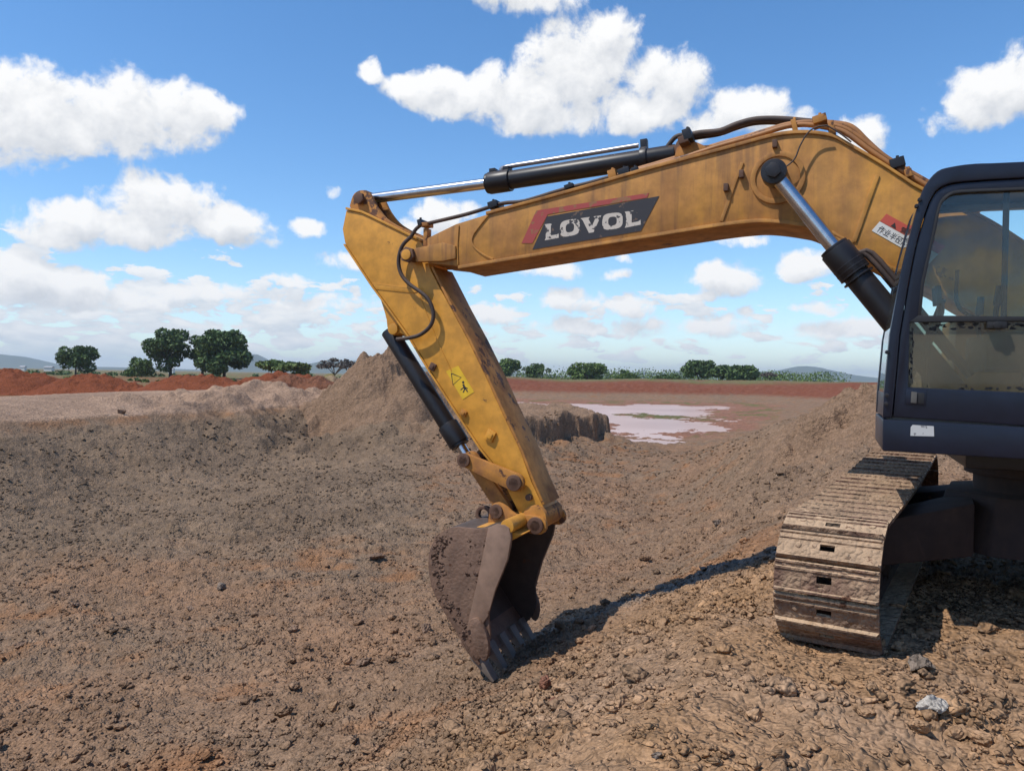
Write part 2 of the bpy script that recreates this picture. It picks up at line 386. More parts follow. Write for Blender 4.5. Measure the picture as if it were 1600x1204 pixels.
def soil_color(x, y, h):
    """soil colours that belong to the place: linear RGB"""
    r, az = zones(x, y)
    def L(c): return np.array(c)[None, :]
    brown, grey, orange = L((.250, .148, .087)), L((.225, .150, .096)), L((.335, .196, .102))
    tan, red, dk = L((.345, .225, .15)), L((.195, .060, .028)), L((.27, .175, .12))
    n1 = fbm(x, y, .22, 4, 71)[:, None]; n2 = fbm(x, y, .9, 4, 72)[:, None]
    mixf = lambda a, b, k: a * (1 - k) + b * k
    c = mixf(brown, grey, np.clip(.5 + .9 * n1, 0, 1))
    c = mixf(c, L((.25, .12, .055)), np.clip(n2 * 1.0 + n1 * .8 - .25, 0, .8))          # rusty patches on the floor
    slope_l = (sstep(-4, -9, az) * sstep(15, 20, r) * sstep(-.35, -.8, h))[:, None]
    c = mixf(c, L((.195, .135, .088)) * (1 + .25 * n1), slope_l * .9)
    k = (sstep(-1.0, -.35, h + .25 * n2[:, 0]) * sstep(9.5, 7.0, r))[:, None]
    c = mixf(c, mixf(orange, L((.30, .190, .115)), np.clip(.45 + 1.0 * n2, 0, 1)), k * .95)  # tipped earth by the machine
    gv = (sstep(.45, .05, np.abs((x * .50 + y * .86) * 0 + (y - 7.35 - (x - 1.2) * -.12) - .55)) * sstep(-.2, .6, x) * sstep(4.2, 3.4, x) * sstep(7, 7.3, y))[:, None]
    c = mixf(c, L((.20, .175, .15)), gv * .8)                                             # grey grit along the crest
    road = (sstep(-.36, -.24, h + .05 * n2[:, 0]) * sstep(-7.5, -10, az + 1.5 * n1[:, 0]) * (r > 21))[:, None]
    c = mixf(c, tan * (1 + .22 * n1), road)
    terr = (sstep(-.9, -.6, h) * (az > -8) * (r > 34) * (r < 66))[:, None]
    c = mixf(c, L((.265, .170, .108)), terr * .8)
    rb = (sstep(15, 17.5, az) * sstep(-1.9, -1.0, h) * (r > 12) * (r < 60))[:, None]
    c = mixf(c, L((.23, .150, .095)), rb * .8)
    # far land: red earth with thin dry grass
    far = (sstep(52, 60, r + 4 * n1[:, 0]) * (az < -5))[:, None]
    grass = L((.20, .17, .075))
    c = mixf(c, mixf(mixf(red, L((.22, .10, .055)), .5), grass, np.clip(.25 + 1.3 * n1 + .5 * n2, 0, .9)), far)
    fb = (sstep(-1.55, -1.0, h + .2 * n2[:, 0]) * (az >= -6) * (r > 115))[:, None]
    c = mixf(c, mixf(red, L((.20, .075, .042)), np.clip(.3 + n2, 0, 1)), fb)
    fb2 = (sstep(162, 172, r))[:, None]
    c = mixf(c, mixf(L((.20, .11, .06)), L((.14, .15, .055)), np.clip(.6 + n1, 0, 1)), fb2)
    mud = (sstep(52, 60, r) * sstep(-2.2, -2.42, h) * (az > -4) * (r < 150))[:, None]
    c = mixf(c, L((.27, .125, .08)), mud * .8)
    gi = (mud[:, 0] * sstep(-2.6, -2.52, h) * sstep(.1, .45, n1[:, 0] + .4 * n2[:, 0]))[:, None]
    c = mixf(c, L((.12, .13, .04)), gi * .8)                                               # weeds on the mud islands
    wi = np.exp(-((x - 16.5) / 6) ** 2 - ((y - 88) / 9) ** 2)[:, None]
    c = mixf(c, L((.11, .125, .04)), np.clip(wi * 1.6 - .5 + n2, 0, .9) * (wi > .2))
    return np.clip(c * (1 + .10 * n2), .01, .9)

def soil_material(name='soil', attr=True, color=(.2, .13, .09), bump=1.0):
    m = bpy.data.materials.new(name); m.use_nodes = True; t = NT(m.node_tree); b = t.n['Principled BSDF']
    geo = t.node('ShaderNodeNewGeometry'); P = geo.outputs['Position']
    if attr:
        a = t.node('ShaderNodeAttribute'); a.attribute_name = 'soil'; col = a.outputs['Color']
    else:
        col = (*color, 1)
    n1 = t.noise(P, 9, 4, .65); n2 = t.noise(P, 45, 2, .6); n3 = t.noise(P, 1.4, 3, .6)
    v = t.m('ADD', t.m('MULTIPLY', n1, .75), t.m('ADD', t.m('MULTIPLY', n2, .55), t.m('MULTIPLY', n3, .35)))
    f = t.ramp(v, .52, 1.12, .42, 1.58, smooth=False)
    cn = t.node('ShaderNodeCombineXYZ')
    for i in range(3): t.l.new(f, cn.inputs[i])
    c = t.mix(1.0, col, cn.outputs[0], 'MULTIPLY')
    pal = t.ramp(t.noise(P, 22, 2, .7), .60, .74)
    c = t.mix(t.m('MULTIPLY', pal, .35), c, t.mix(.5, c, (.42, .33, .25)))
    t.put(b.inputs['Base Color'], c); b.inputs['Roughness'].default_value = .95; b.inputs['Specular IOR Level'].default_value = .12
    bp_ = t.node('ShaderNodeBump'); bp_.inputs['Strength'].default_value = .9 * bump; bp_.inputs['Distance'].default_value = .058
    wp = t.vm('ADD', P, t.vm('MULTIPLY', t.noise(P, 11, 1, .6, out=1), (.06, .06, .06)))
    crumbs = t.m('ADD', t.m('MULTIPLY', t.voro(wp, 30), -.62), t.m('ADD', t.m('MULTIPLY', t.voro(wp, 11), -.75), t.m('MULTIPLY', t.voro(wp, 4.2), -1.1)))
    hh = t.m('ADD', crumbs, t.m('MULTIPLY', t.noise(P, 3.6, 4, .7), 1.3))
    t.put(bp_.inputs['Height'], hh); t.l.new(bp_.outputs[0], b.inputs['Normal'])
    return m
SOIL = soil_material()

def build_ground():
    th = list(np.linspace(-43, 43, 900)); step = 86 / 899
    ext = []; a = 43; s = step
    while a < 180: s *= 1.22; s = min(s, 9); a += s; ext.append(min(a, 180))
    ext[-1] = 180
    th = np.radians(np.array([-e for e in ext[::-1][1:]] + th + ext[:-1]))
    rr = [0.05, .4, .8, 1.2, 1.6]
    r = 2.0
    while r < 7000:
        rr.append(r); r *= 1 + (.0042 if r < 16 else .0052 if r < 62 else .009 if r < 190 else .06)
    rr = np.array(rr); nt, nr = len(th), len(rr)
    R, T = np.meshgrid(rr, th, indexing='ij'); X = (R * np.sin(T)).ravel(); Y = (R * np.cos(T)).ravel()
    Z, Z0 = height(X, Y, 'both')
    col = soil_color(X, Y, Z0)
    me = bpy.data.meshes.new('ground')
    me.vertices.add(nt * nr); me.vertices.foreach_set('co', np.c_[X, Y, Z].astype(np.float32).ravel())
    i = np.arange(nr - 1)[:, None] * nt; j = np.arange(nt)[None, :]; j2 = (j + 1) % nt
    q = np.stack([i + j, i + nt + j, i + nt + j2, i + j2], -1).reshape(-1, 4)
    me.loops.add(q.size); me.loops.foreach_set('vertex_index', q.ravel().astype(np.int32))
    me.polygons.add(len(q)); me.polygons.foreach_set('loop_start', np.arange(0, q.size, 4, dtype=np.int32)); me.polygons.foreach_set('loop_total', np.full(len(q), 4, np.int32))
    me.polygons.foreach_set('use_smooth', np.ones(len(q), bool))
    at = me.color_attributes.new('soil', 'FLOAT_COLOR', 'POINT')
    at.data.foreach_set('color', np.c_[col, np.ones(len(col))].astype(np.float32).ravel())
    me.update(); me.validate()
    if me.polygons[0].normal.z < 0 or me.polygons[200000].normal.z < 0: me.flip_normals()
    tag(link('ground', me, None, SOIL), 'cloddy brown earth of the excavated pit and the land around it', None, None, 'structure')
build_ground()

# ------------------------------------------------------------------ pond
def build_water():
    m = bpy.data.materials.new('muddy_water'); m.use_nodes = True; t = NT(m.node_tree); b = t.n['Principled BSDF']
    geo = t.node('ShaderNodeNewGeometry')
    c = t.mix(t.ramp(t.noise(geo.outputs['Position'], .09, 4), .35, .65), (.46, .265, .18), (.56, .35, .26))
    t.put(b.inputs['Base Color'], c); b.inputs['Roughness'].default_value = .28; b.inputs['Specular IOR Level'].default_value = .16
    bp_ = t.node('ShaderNodeBump'); bp_.inputs['Strength'].default_value = .08; bp_.inputs['Distance'].default_value = .02
    t.put(bp_.inputs['Height'], t.noise(geo.outputs['Position'], 3, 3)); t.l.new(bp_.outputs[0], b.inputs['Normal'])
    mb = MB(); mb.add([(-14, 49, -2.662), (34, 49, -2.662), (60, 150, -2.662), (-14, 150, -2.662)], [(0, 1, 2, 3)])
    tag(mb.build('water', m), 'shallow muddy pink pond water in the pit beyond the cut bank', None, None, 'structure')
build_water()

# ------------------------------------------------------------------ tipped heaps of earth
def heap(name, px, py_base, half_px, top_py, D, colr, label, group=None, seed=1, ky=.8, n=(110, 44), sharp=1.5, lobes=0):
    c = Vector(at_depth(px, py_base, D)); rx = half_px * D / F; ry = rx * ky
    bz = float(height(np.array([c.x]), np.array([c.y]), False)[0]); h = at_depth(px, top_py, D)[2] - bz; c.z = 0
    nt, nr = n
    rho = np.linspace(0, 1.25, nr); th = np.linspace(0, 2 * np.pi, nt, endpoint=False)
    Rr, T = np.meshgrid(rho, th, indexing='ij'); lx = (Rr * np.cos(T)).ravel() * rx; ly = (Rr * np.sin(T)).ravel() * ry
    rr = Rr.ravel() * (1 + .16 * fbm(np.cos(T).ravel() * 1.3 + seed * 3.1, np.sin(T).ravel() * 1.3, 1., 2, seed))
    prof = np.where(rr < 1, (1 - rr ** sharp) * (1 - .05 * np.exp(-(rr / .10) ** 2)), -(rr - 1) * .8)
    x, y = lx + c.x, ly + c.y
    z = h * np.where(prof < 0, prof * 2.5, prof) + height(x, y, False) - .05
    g = np.clip(1.1 - rr, 0, 1)
    z = z + g * (h * .17 * fbm(x, y, 1.3 / max(rx * .35, .4), 5, seed + 5)) + g ** .5 * .22 * np.abs(fbm(x, y, .9, 4, seed + 2)) + clods(x, y, .9, .5, seed + 9) * .9 * .28 + clods(x, y, .5, .5, seed) * .5 * .6 + clods(x, y, .22, .6, seed + 3) * .22 * .7
    fs = [(i * nt + j, (i + 1) * nt + j, (i + 1) * nt + (j + 1) % nt, i * nt + (j + 1) % nt) for i in range(nr - 1) for j in range(nt)]
    me = bpy.data.meshes.new(name); me.from_pydata(np.c_[lx, ly, z].tolist(), [], fs); me.update()
    bm = bmesh.new(); bm.from_mesh(me); bmesh.ops.recalc_face_normals(bm, faces=bm.faces); bm.to_mesh(me); bm.free()
    if me.polygons[len(me.polygons) // 2].normal.z < 0: me.flip_normals()
    smooth_angle(me, 60)
    tag(link(name, me, None, colr, c), label, 'soil heap', group)
RED = soil_material('red_earth', False, (.205, .060, .026))
PINK = soil_material('pale_red_earth', False, (.20, .085, .048))
GREYB = soil_material('grey_brown_earth', False, (.235, .148, .092))
HG = 'red earth heaps tipped along the haul track'
heap('soil_heap', 10, 613, 125, 578, 57, RED, 'wide red earth heap cut off by the left edge of the photo', HG, 3)
heap('soil_heap', 138, 618, 88, 584, 55, RED, 'peaked red earth heap, second from the left', HG, 4)
heap('soil_heap', 205, 619, 36, 599, 54, RED, 'smallest low red earth heap of the row', HG, 5)
heap('soil_heap', 302, 622, 98, 586, 53, RED, 'broad red earth heap in front of the two big trees', HG, 6)
heap('soil_heap', 362, 625, 58, 600, 52, RED, 'low red heap leaning on the right of the broad one', HG, 7)
heap('soil_heap', 418, 626, 84, 584, 54, RED, 'red earth heap beneath the flat topped tree', HG, 8)
heap('soil_heap', 482, 628, 62, 591, 50, PINK, 'pale pinkish heap between red heaps and grey mound', HG, 9)
heap('soil_heap', 606, 648, 138, 538, 44, GREYB, 'tall grey brown mound of earth behind the excavator stick', None, 10, .9, (240, 110), .92)
heap('soil_heap', 1425, 700, 250, 566, 20, GREYB, 'grey brown bank of earth rising behind the black cab', None, 14, 1.0, (240, 110), 1.1)
# ------------------------------------------------------------------ excavator materials
def principled(name):
    m = bpy.data.materials.new(name); m.use_nodes = True; return m, NT(m.node_tree), m.node_tree.nodes['Principled BSDF']
def paint(name, base, dust=(.30, .175, .10), d_lo=.45, d_hi=.75, d_max=.7, rust=.0, rough=.45, streak=True, metal=0, grad=None, settle=.35, bump=.15, crumb=False, stain=False):
    """worn paint: dust veil, run-down streaks, rust chips, dust settled on upward faces"""
    m, t, b = principled(name)
    geo = t.node('ShaderNodeNewGeometry'); P = geo.outputs['Position']
    vn = t.vm('MULTIPLY', P, (5.0, 5.0, .7)) if streak else t.vm('MULTIPLY', P, (2.5, 2.5, 2.5))
    s1 = t.noise(vn, 1.6, 5, .6, .2); s2 = t.noise(P, 2.3, 6, .62); s3 = t.noise(P, 26, 4, .6)
    v = t.m('ADD', t.m('MULTIPLY', s1, .5), t.m('ADD', t.m('MULTIPLY', s2, .4), t.m('MULTIPLY', s3, .12)))
    if grad:                                  # the veil of dried mud grows along the arm
        g = t.vm('DOT_PRODUCT', P, grad[0]); v = t.m('ADD', v, t.ramp(g, grad[1], grad[2], 0, grad[3], smooth=True))
    f = t.m('MULTIPLY', t.ramp(v, d_lo, d_hi), d_max)
    sz = t.node('ShaderNodeSeparateXYZ'); t.l.new(geo.outputs['Normal'], sz.inputs[0])
    up = t.m('MULTIPLY', t.ramp(sz.outputs[2], .25, .8), settle)
    f = t.m('MAXIMUM', f, up)
    c = t.mix(f, base, dust)
    tone = t.ramp(t.noise(P, 7, 5, .6), .3, .7, .80, 1.12)
    cn = t.node('ShaderNodeCombineXYZ')
    for i in range(3): t.l.new(tone, cn.inputs[i])
    c = t.mix(1.0, c, cn.outputs[0], 'MULTIPLY')
    if stain:                                 # oil and mud run down from the hoses
        st = t.ramp(t.m('ADD', t.noise(t.vm('MULTIPLY', P, (9, 9, .55)), 1.3, 4, .6), t.m('MULTIPLY', t.noise(P, 1.3, 3), .3)), .66, .82)
        st = t.m('MULTIPLY', st, t.ramp(t.vm('DOT_PRODUCT', P, tuple(UX)), -.6, 1.2, .08, .42)); c = t.mix(st, c, (.11, .058, .034))
    if rust:
        rm = t.ramp(t.m('ADD', t.noise(P, 5.5, 8, .68), t.m('MULTIPLY', t.noise(P, 1.1, 2), .35)), .865 - rust * .40, .90 - rust * .38)
        c = t.mix(rm, c, t.mix(t.noise(P, 30, 3), (.055, .026, .016), (.15, .062, .028)))
    t.put(b.inputs['Base Color'], c); t.put(b.inputs['Roughness'], t.m('ADD', rough, t.m('MULTIPLY', f, .35)))
    b.inputs['Metallic'].default_value = metal; b.inputs['Specular IOR Level'].default_value = .4
    if bump:
        bp_ = t.node('ShaderNodeBump'); bp_.inputs['Strength'].default_value = bump; bp_.inputs['Distance'].default_value = .01
        hb = t.noise(P, 18, 6, .65)
        if crumb:
            bp_.inputs['Distance'].default_value = .022; hb = t.m('ADD', t.m('MULTIPLY', t.noise(P, 9, 5, .65), 1.6), t.m('MULTIPLY', t.voro(t.vm('ADD', P, t.vm('MULTIPLY', t.noise(P, 14, 2, .6, out=1), (.06, .06, .06))), 30), -.8))
        t.put(bp_.inputs['Height'], hb); t.l.new(bp_.outputs[0], b.inputs['Normal'])
    return m
UX = Vector((-math.sin(math.radians(67)), math.cos(math.radians(67)), 0)); NX = Vector((-UX.y, UX.x, 0)); ZZ = Vector((0, 0, 1))
FOOT = Vector((4.27, 5.40, 0))
YEL, DUSTY = (.62, .285, .036), (.31, .145, .052)
M_BOOM = paint('boom_paint', (.60, .280, .036), (.33, .148, .050), .42, .95, .90, .010, grad=(tuple(UX), -1.5, .6, .26), stain=True)
M_STICK = paint('stick_paint', YEL, (.36, .175, .06), .52, .82, .6, .03)
M_RUSTY = paint('rusty_paint', (.48, .205, .034), (.24, .10, .045), .42, .66, .9, .34, rough=.6, streak=False)
M_RUST = paint('rusty_steel', (.11, .055, .034), (.26, .15, .09), .45, .7, .6, .2, rough=.7, streak=False, bump=.4)
M_RUST_SHADE = paint('rusty_frame_shaded', (.036, .021, .017), (.11, .065, .045), .45, .75, .5, .1, rough=.8, settle=.5)  # rusty steel, base darkened to stand in for the cab's shadow
M_BUCKET = paint('bucket_steel', (.165, .095, .062), (.225, .135, .088), .42, .68, .75, .04, rough=.6, bump=.24, crumb=True)
M_BUCKET2 = paint('bucket_edge_steel', (.25, .155, .105), (.28, .175, .115), .45, .75, .7, .03, rough=.5, bump=.2)
M_BUCK_SHADE = paint('bucket_inside_shaded', (.062, .043, .034), (.12, .08, .058), .5, .8, .6, .1, rough=.65, bump=.35)  # bucket steel made darker: shade inside the bucket is put into the colour
M_MUD = soil_material('caked_mud', False, (.14, .085, .060), 1.2)
M_DIRT = soil_material('loose_dirt', False, (.36, .235, .14), 1.2)
M_BLACK = paint('black_paint', (.014, .013, .015), (.10, .068, .05), .52, .85, .5, 0, rough=.38, bump=.05, settle=.25)
M_CAB = paint('cab_paint', (.007, .010, .022), (.034, .031, .034), .55, .95, .5, 0, rough=.36, bump=.04, settle=.2)
M_RUBBER = paint('hose_rubber', (.05, .034, .028), (.17, .10, .065), .45, .75, .6, 0, rough=.6, bump=.2)
M_PIPE = paint('pipe_paint', (.36, .155, .045), (.24, .12, .07), .45, .75, .7, .25, rough=.5)
M_STEELP = paint('bright_pipe', (.42, .40, .40), (.25, .16, .11), .5, .8, .4, 0, rough=.3, metal=.8)
M_SHOE = paint('track_shoe_steel', (.125, .064, .042), (.50, .345, .215), .40, .70, .85, .05, rough=.8, streak=False, settle=.90, bump=1.0, crumb=True)
M_TOOTH = paint('tooth_steel', (.20, .16, .13), (.22, .15, .11), .5, .8, .6, .1, rough=.5)
def simple(name, col, rough=.5, metal=0.0):
    m, t, b = principled(name); geo = t.node('ShaderNodeNewGeometry')
    c = t.mix(t.ramp(t.noise(geo.outputs['Position'], 12, 5), .3, .7), tuple(x * .82 for x in col), col)
    t.put(b.inputs['Base Color'], c); b.inputs['Roughness'].default_value = rough; b.inputs['Metallic'].default_value = metal
    return m
M_CHROME = simple('chrome_rod', (.58, .58, .60), .24, 1.0)
M_SEAL = simple('window_seal', (.010, .010, .011), .6)
M_SEAT = simple('seat_cloth', (.035, .034, .034), .85)
M_INNER = simple('cab_lining', (.10, .095, .085), .8)
def worn(name, col, under, thr, sc=22):
    m, t, b = principled(name); geo = t.node('ShaderNodeNewGeometry'); P = geo.outputs['Position']
    k = t.ramp(t.m('ADD', t.noise(P, sc, 4, .6), t.m('MULTIPLY', t.noise(t.vm('MULTIPLY', P, (14, 14, 1.2)), 1, 3), .25)), thr, thr + .035)
    t.put(b.inputs['Base Color'], t.mix(k, col, under)); b.inputs['Roughness'].default_value = .6
    return m
M_DECAL_K = worn('decal_black', (.026, .024, .028), (.13, .080, .055), .74, 9)
M_DECAL_W = worn('decal_white', (.56, .49, .41), (.05, .044, .046), .675, 24)
M_DECAL_R = worn('decal_red', (.36, .055, .045), (.27, .12, .05), .655, 11)
M_SIGN_W = worn('sign_white', (.72, .69, .62), (.5, .4, .3), .80)
M_SIGN_R = worn('sign_red', (.55, .085, .05), (.5, .2, .1), .80)
M_INK = simple('ink', (.035, .025, .02), .7)
M_DECAL_Y = simple('decal_yellow', (.78, .47, .02), .5)
M_STICKER = worn('sticker_grey', (.50, .50, .48), (.2, .2, .2), .72, 40)
def glass(name, tint, dust_amt, dust_col, patch=0):
    m, t, b = principled(name); out = t.n['Material Output']
    geo = t.node('ShaderNodeNewGeometry'); P = geo.outputs['Position']
    tr = t.node('ShaderNodeBsdfTransparent'); tr.inputs[0].default_value = (*tint, 1)
    gl = t.node('ShaderNodeBsdfGlossy'); gl.inputs['Roughness'].default_value = .02; gl.inputs[0].default_value = (.9, .95, 1, 1)
    fr = t.node('ShaderNodeFresnel'); fr.inputs[0].default_value = 1.45
    m1 = t.node('ShaderNodeMixShader'); t.put(m1.inputs[0], t.m('MULTIPLY', fr.outputs[0], 1.0)); t.l.new(tr.outputs[0], m1.inputs[1]); t.l.new(gl.outputs[0], m1.inputs[2])
    df = t.node('ShaderNodeBsdfDiffuse'); df.inputs[0].default_value = (*dust_col, 1)
    d = t.m('MULTIPLY', t.ramp(t.m('ADD', t.noise(P, 2.2, 4), t.m('MULTIPLY', t.noise(P, 30, 4, .7), .2)), .35, .85, .55, 1.3), dust_amt)
    m2 = t.node('ShaderNodeMixShader'); t.put(m2.inputs[0], d); t.l.new(m1.outputs[0], m2.inputs[1]); t.l.new(df.outputs[0], m2.inputs[2])
    t.l.new(m2.outputs[0], out.inputs[0])
    return m
M_GLASS = glass('cab_glass', (.94, .99, .95), .04, (.45, .44, .36))
M_GLASSD = glass('dusty_glass', (.70, .78, .70), .36, (.215, .185, .130))

# ------------------------------------------------------------------ excavator geometry
def bp(px, py, off):
    """photo point -> (along, height) in the vertical plane at sideways offset off"""
    d = ray(px, py); p0 = FOOT + NX * off
    t = (p0 - CAM).dot(NX) / d.dot(NX); w = CAM + d * t
    return (w - p0).dot(UX), w.z
def pt(s, z, off): return FOOT + UX * s + NX * off + ZZ * z
def Q(px, py, off, off2=None):
    s, z = bp(px, py, off); return pt(s, z, off if off2 is None else off2)
def plate(mb, pts, off, a, b):
    """polygon traced at offset off, thickness from offset a to b"""
    pr = [bp(x, y, off) for x, y in pts]
    return mb.prism([pt(s, z, a) for s, z in pr], [pt(s, z, b) for s, z in pr])
def pin(mb, px, py, off, a, b, r, n=20):
    s, z = bp(px, py, off); return mb.cyl(pt(s, z, a), pt(s, z, b), r, n=n)
SC = Vector((3.93, 5.67, 0))
EX = empty('excavator', SC)
tag(EX, 'yellow crawler excavator with black cab, rusty stick and bucket resting on the slope', 'excavator')
def part(mb, name, mat, parent=None, bevel=.006, label=None):
    o = mb.build(name, mat, parent or EX, bevel, EX)
    if label: o['label'] = label
    return o

# boom ---------------------------------------------------------------------------
BW = .275
boom_top = [(667,372),(712,350),(760,335),(840,314),(920,292),(1000,269),(1055,254),(1120,237),(1175,222),(1210,213),(1240,209),(1268,209),(1300,214),(1325,227),(1375,256),(1412,280),(1440,297),(1525,336),(1600,381),(1700,455),(1760,500)]
boom_bot = [(1790,560),(1720,560),(1640,540),(1532,489),(1460,448),(1407,424),(1362,401),(1307,371),(1272,354),(1250,349),(1222,345),(1195,343),(1170,344),(1120,350),(1020,366),(920,382),(850,394),(770,407),(717,416),(668,411)]
def smooth_poly(pts, k=3):
    out = []
    for i in range(len(pts) - 1):
        p0, p1, p2, p3 = pts[max(i - 1, 0)], pts[i], pts[i + 1], pts[min(i + 2, len(pts) - 1)]
        for j in range(k):
            t = j / k
            out.append(tuple(.5 * (2 * p1[c] + (p2[c] - p0[c]) * t + (2 * p0[c] - 5 * p1[c] + 4 * p2[c] - p3[c]) * t * t + (3 * p1[c] - p0[c] - 3 * p2[c] + p3[c]) * t ** 3) for c in (0, 1)))
    return out + [pts[-1]]
bt = boom_top[:2] + smooth_poly(boom_top[2:], 3); bb = smooth_poly(boom_bot[:-2], 3) + boom_bot[-2:]
BOOM = part(plate(MB(), bt + bb, BW, -BW, BW), 'boom', M_BOOM, bevel=.012)
def strip(pts, off, hw, a, b):
    """raised bead along a traced line"""
    mb = MB(); pr = [bp(x, y, off) for x, y in pts]
    L = []; Rr = []
    for i, (s, z) in enumerate(pr):
        s0, z0 = pr[max(i - 1, 0)]; s1, z1 = pr[min(i + 1, len(pr) - 1)]; l = math.hypot(s1 - s0, z1 - z0) or 1
        nx, nz = -(z1 - z0) / l * hw, (s1 - s0) / l * hw; L.append((s + nx, z + nz)); Rr.append((s - nx, z - nz))
    poly = L + Rr[::-1]
    return mb.prism([pt(s, z, a) for s, z in poly], [pt(s, z, b) for s, z in poly])
# flange plates standing proud above and below, weld beads and stiffeners
top_pr = [bp(x, y, BW) for x, y in bt[2:-2]]
mb = MB(); mb.prism([pt(s, z - .004, -BW - .016) for s, z in top_pr] + [pt(s, z + .024, -BW - .016) for s, z in top_pr[::-1]], [pt(s, z - .004, BW + .016) for s, z in top_pr] + [pt(s, z + .024, BW + .016) for s, z in top_pr[::-1]])
part(mb, 'top_flange', M_BOOM, BOOM, .004)
bot_pr = [bp(x, y, BW) for x, y in bb[6:-1]]
mb = MB(); mb.prism([pt(s, z + .004, -BW - .02) for s, z in bot_pr] + [pt(s, z - .026, -BW - .02) for s, z in bot_pr[::-1]], [pt(s, z + .004, BW + .02) for s, z in bot_pr] + [pt(s, z - .026, BW + .02) for s, z in bot_pr[::-1]])
part(mb, 'bottom_flange', M_BOOM, BOOM, .004)
for ln, hw in (([(763,336),(750,352),(738,370),(740,384),(756,398),(771,405)], .008), ([(1160,254),(1148,285),(1137,318),(1127,346)], .014), ([(1371,274),(1358,310),(1344,350),(1334,378)], .016),
               ([(717,352),(715,385),(716,414)], .006), ([(1334,378),(1320,374),(1300,362)], .010)):
    part(strip(smooth_poly(ln, 3), BW, hw, BW - .004, BW + .011), 'weld_bead', M_BOOM, BOOM, .003)
for a, b in ((BW - .03, BW + .028), (-BW - .028, -BW + .03)): part(plate(MB(), [(648,388),(692,379),(712,384),(712,404),(692,408),(650,409)], BW + .02, a, b), 'nose_plate', M_BOOM, BOOM, .008)
mb = MB(); s0, z0 = bp(1215, 278, BW); a_, b_ = pt(s0, z0, BW - .01), pt(s0, z0, BW + .02)
mb.ring(a_, b_, .205, .165, 40); mb.cyl(pt(s0, z0, BW - .01), pt(s0, z0, BW + .008), .17, n=40); mb.cyl(pt(s0, z0, BW), pt(s0, z0, BW + .10), .085, n=28)
part(mb, 'cylinder_boss', M_BOOM, BOOM, .006)
for (x, y) in ((1135,294),(1159,273),(1211,226)):
    mb = MB(); c = Q(x, y, BW); mb.box(c + NX * .02, UX * .018, NX * .024, ZZ * .03); part(mb, 'bracket', M_RUST, BOOM, .004)
mb = MB(); mb.box(Q(668, 372, BW - .06, .22), UX * .022, NX * .04, ZZ * .085); mb.box(Q(668, 352, BW - .06, .22), UX * .035, NX * .06, ZZ * .018)
part(mb, 'hose_bracket', M_RUSTY, BOOM, .004)

# printing on the boom ---------------------------------------------------------------
def decal(parent, name, mat, pts, off, th=.0022):
    mb = MB(); plate(mb, pts, off, off, off + th); return part(mb, name, mat, parent, 0)
decal(BOOM, 'decal_stripe', M_DECAL_R, [(838,329),(1014,301.5),(1011,309),(856,335),(832,380),(815,380)], BW + .001)
decal(BOOM, 'decal_panel', M_DECAL_K, [(855,338.5),(1030,306.5),(1001.5,361),(832,390)], BW + .0014)
def letter(poly, holes, x0, x1, yb0, yb1, hgt0, hgt1):
    """unit-box outline into a skewed photo box (baseline y at both ends, heights)"""
    def mp(u, v):
        x = x0 + (x1 - x0) * u; y = yb0 + (yb1 - yb0) * u - (hgt0 + (hgt1 - hgt0) * u) * v; return (x, y)
    return [mp(*p) for p in poly]
LL = [(0,0),(1,0),(1,.34),(.86,.24),(.44,.24),(.44,.86),(.56,1),(0,1),(.08,.86),(.08,.14)]
VV = [(0,1),(.44,1),(.38,.88),(.55,.42),(.70,.86),(.62,1),(1,1),(.92,.86),(.62,0),(.40,0),(.10,.86)]
OO_o = [(.5 + .5 * math.copysign(abs(math.cos(t)) ** .6, math.cos(t)), .5 + .5 * math.copysign(abs(math.sin(t)) ** .6, math.sin(t))) for t in [2 * math.pi * i / 28 for i in range(28)]]
OO_i = [(.5 + .21 * math.copysign(abs(math.cos(t)) ** .7, math.cos(t)), .5 + .27 * math.copysign(abs(math.sin(t)) ** .7, math.sin(t))) for t in [2 * math.pi * i / 28 for i in range(28)]]
for (kind, x0, x1, y0, y1, h0, h1) in (('L',851,873,375.5,371.5,25,24),('O',875,906,371.5,366,26,25.5),('V',907,940,366,361,25,24.5),('O',941,973,360.5,356,26,25),('L',976,1001,356,351,25,24)):
    off = BW + .0042
    if kind == 'O':
        po, pi = (letter(p, 0, x0, x1, y0, y1, h0, h1) for p in (OO_o, OO_i))
        mb = MB(); n = len(po); a = [Q(x, y, off) for x, y in po]; b = [Q(x, y, off) for x, y in pi]
        mb.add(a + b, [(i, (i + 1) % n, n + (i + 1) % n, n + i) for i in range(n)]); part(mb, 'letter', M_DECAL_W, BOOM, 0)
    else:
        mb = MB(); a = [Q(x, y, off) for x, y in letter(LL if kind == 'L' else VV, 0, x0, x1, y0, y1, h0, h1)]
        mb.add(a, [tuple(range(len(a)))]); part(mb, 'letter', M_DECAL_W, BOOM, 0)
def text_mesh(body):
    cu = bpy.data.curves.new('writing', 'FONT'); cu.body = body; cu.size = 1
    o = bpy.data.objects.new('writing', cu); C.objects.link(o)
    dg = bpy.context.evaluated_depsgraph_get(); me = bpy.data.meshes.new_from_object(o.evaluated_get(dg))
    bpy.data.objects.remove(o); bpy.data.curves.remove(cu)
    return me
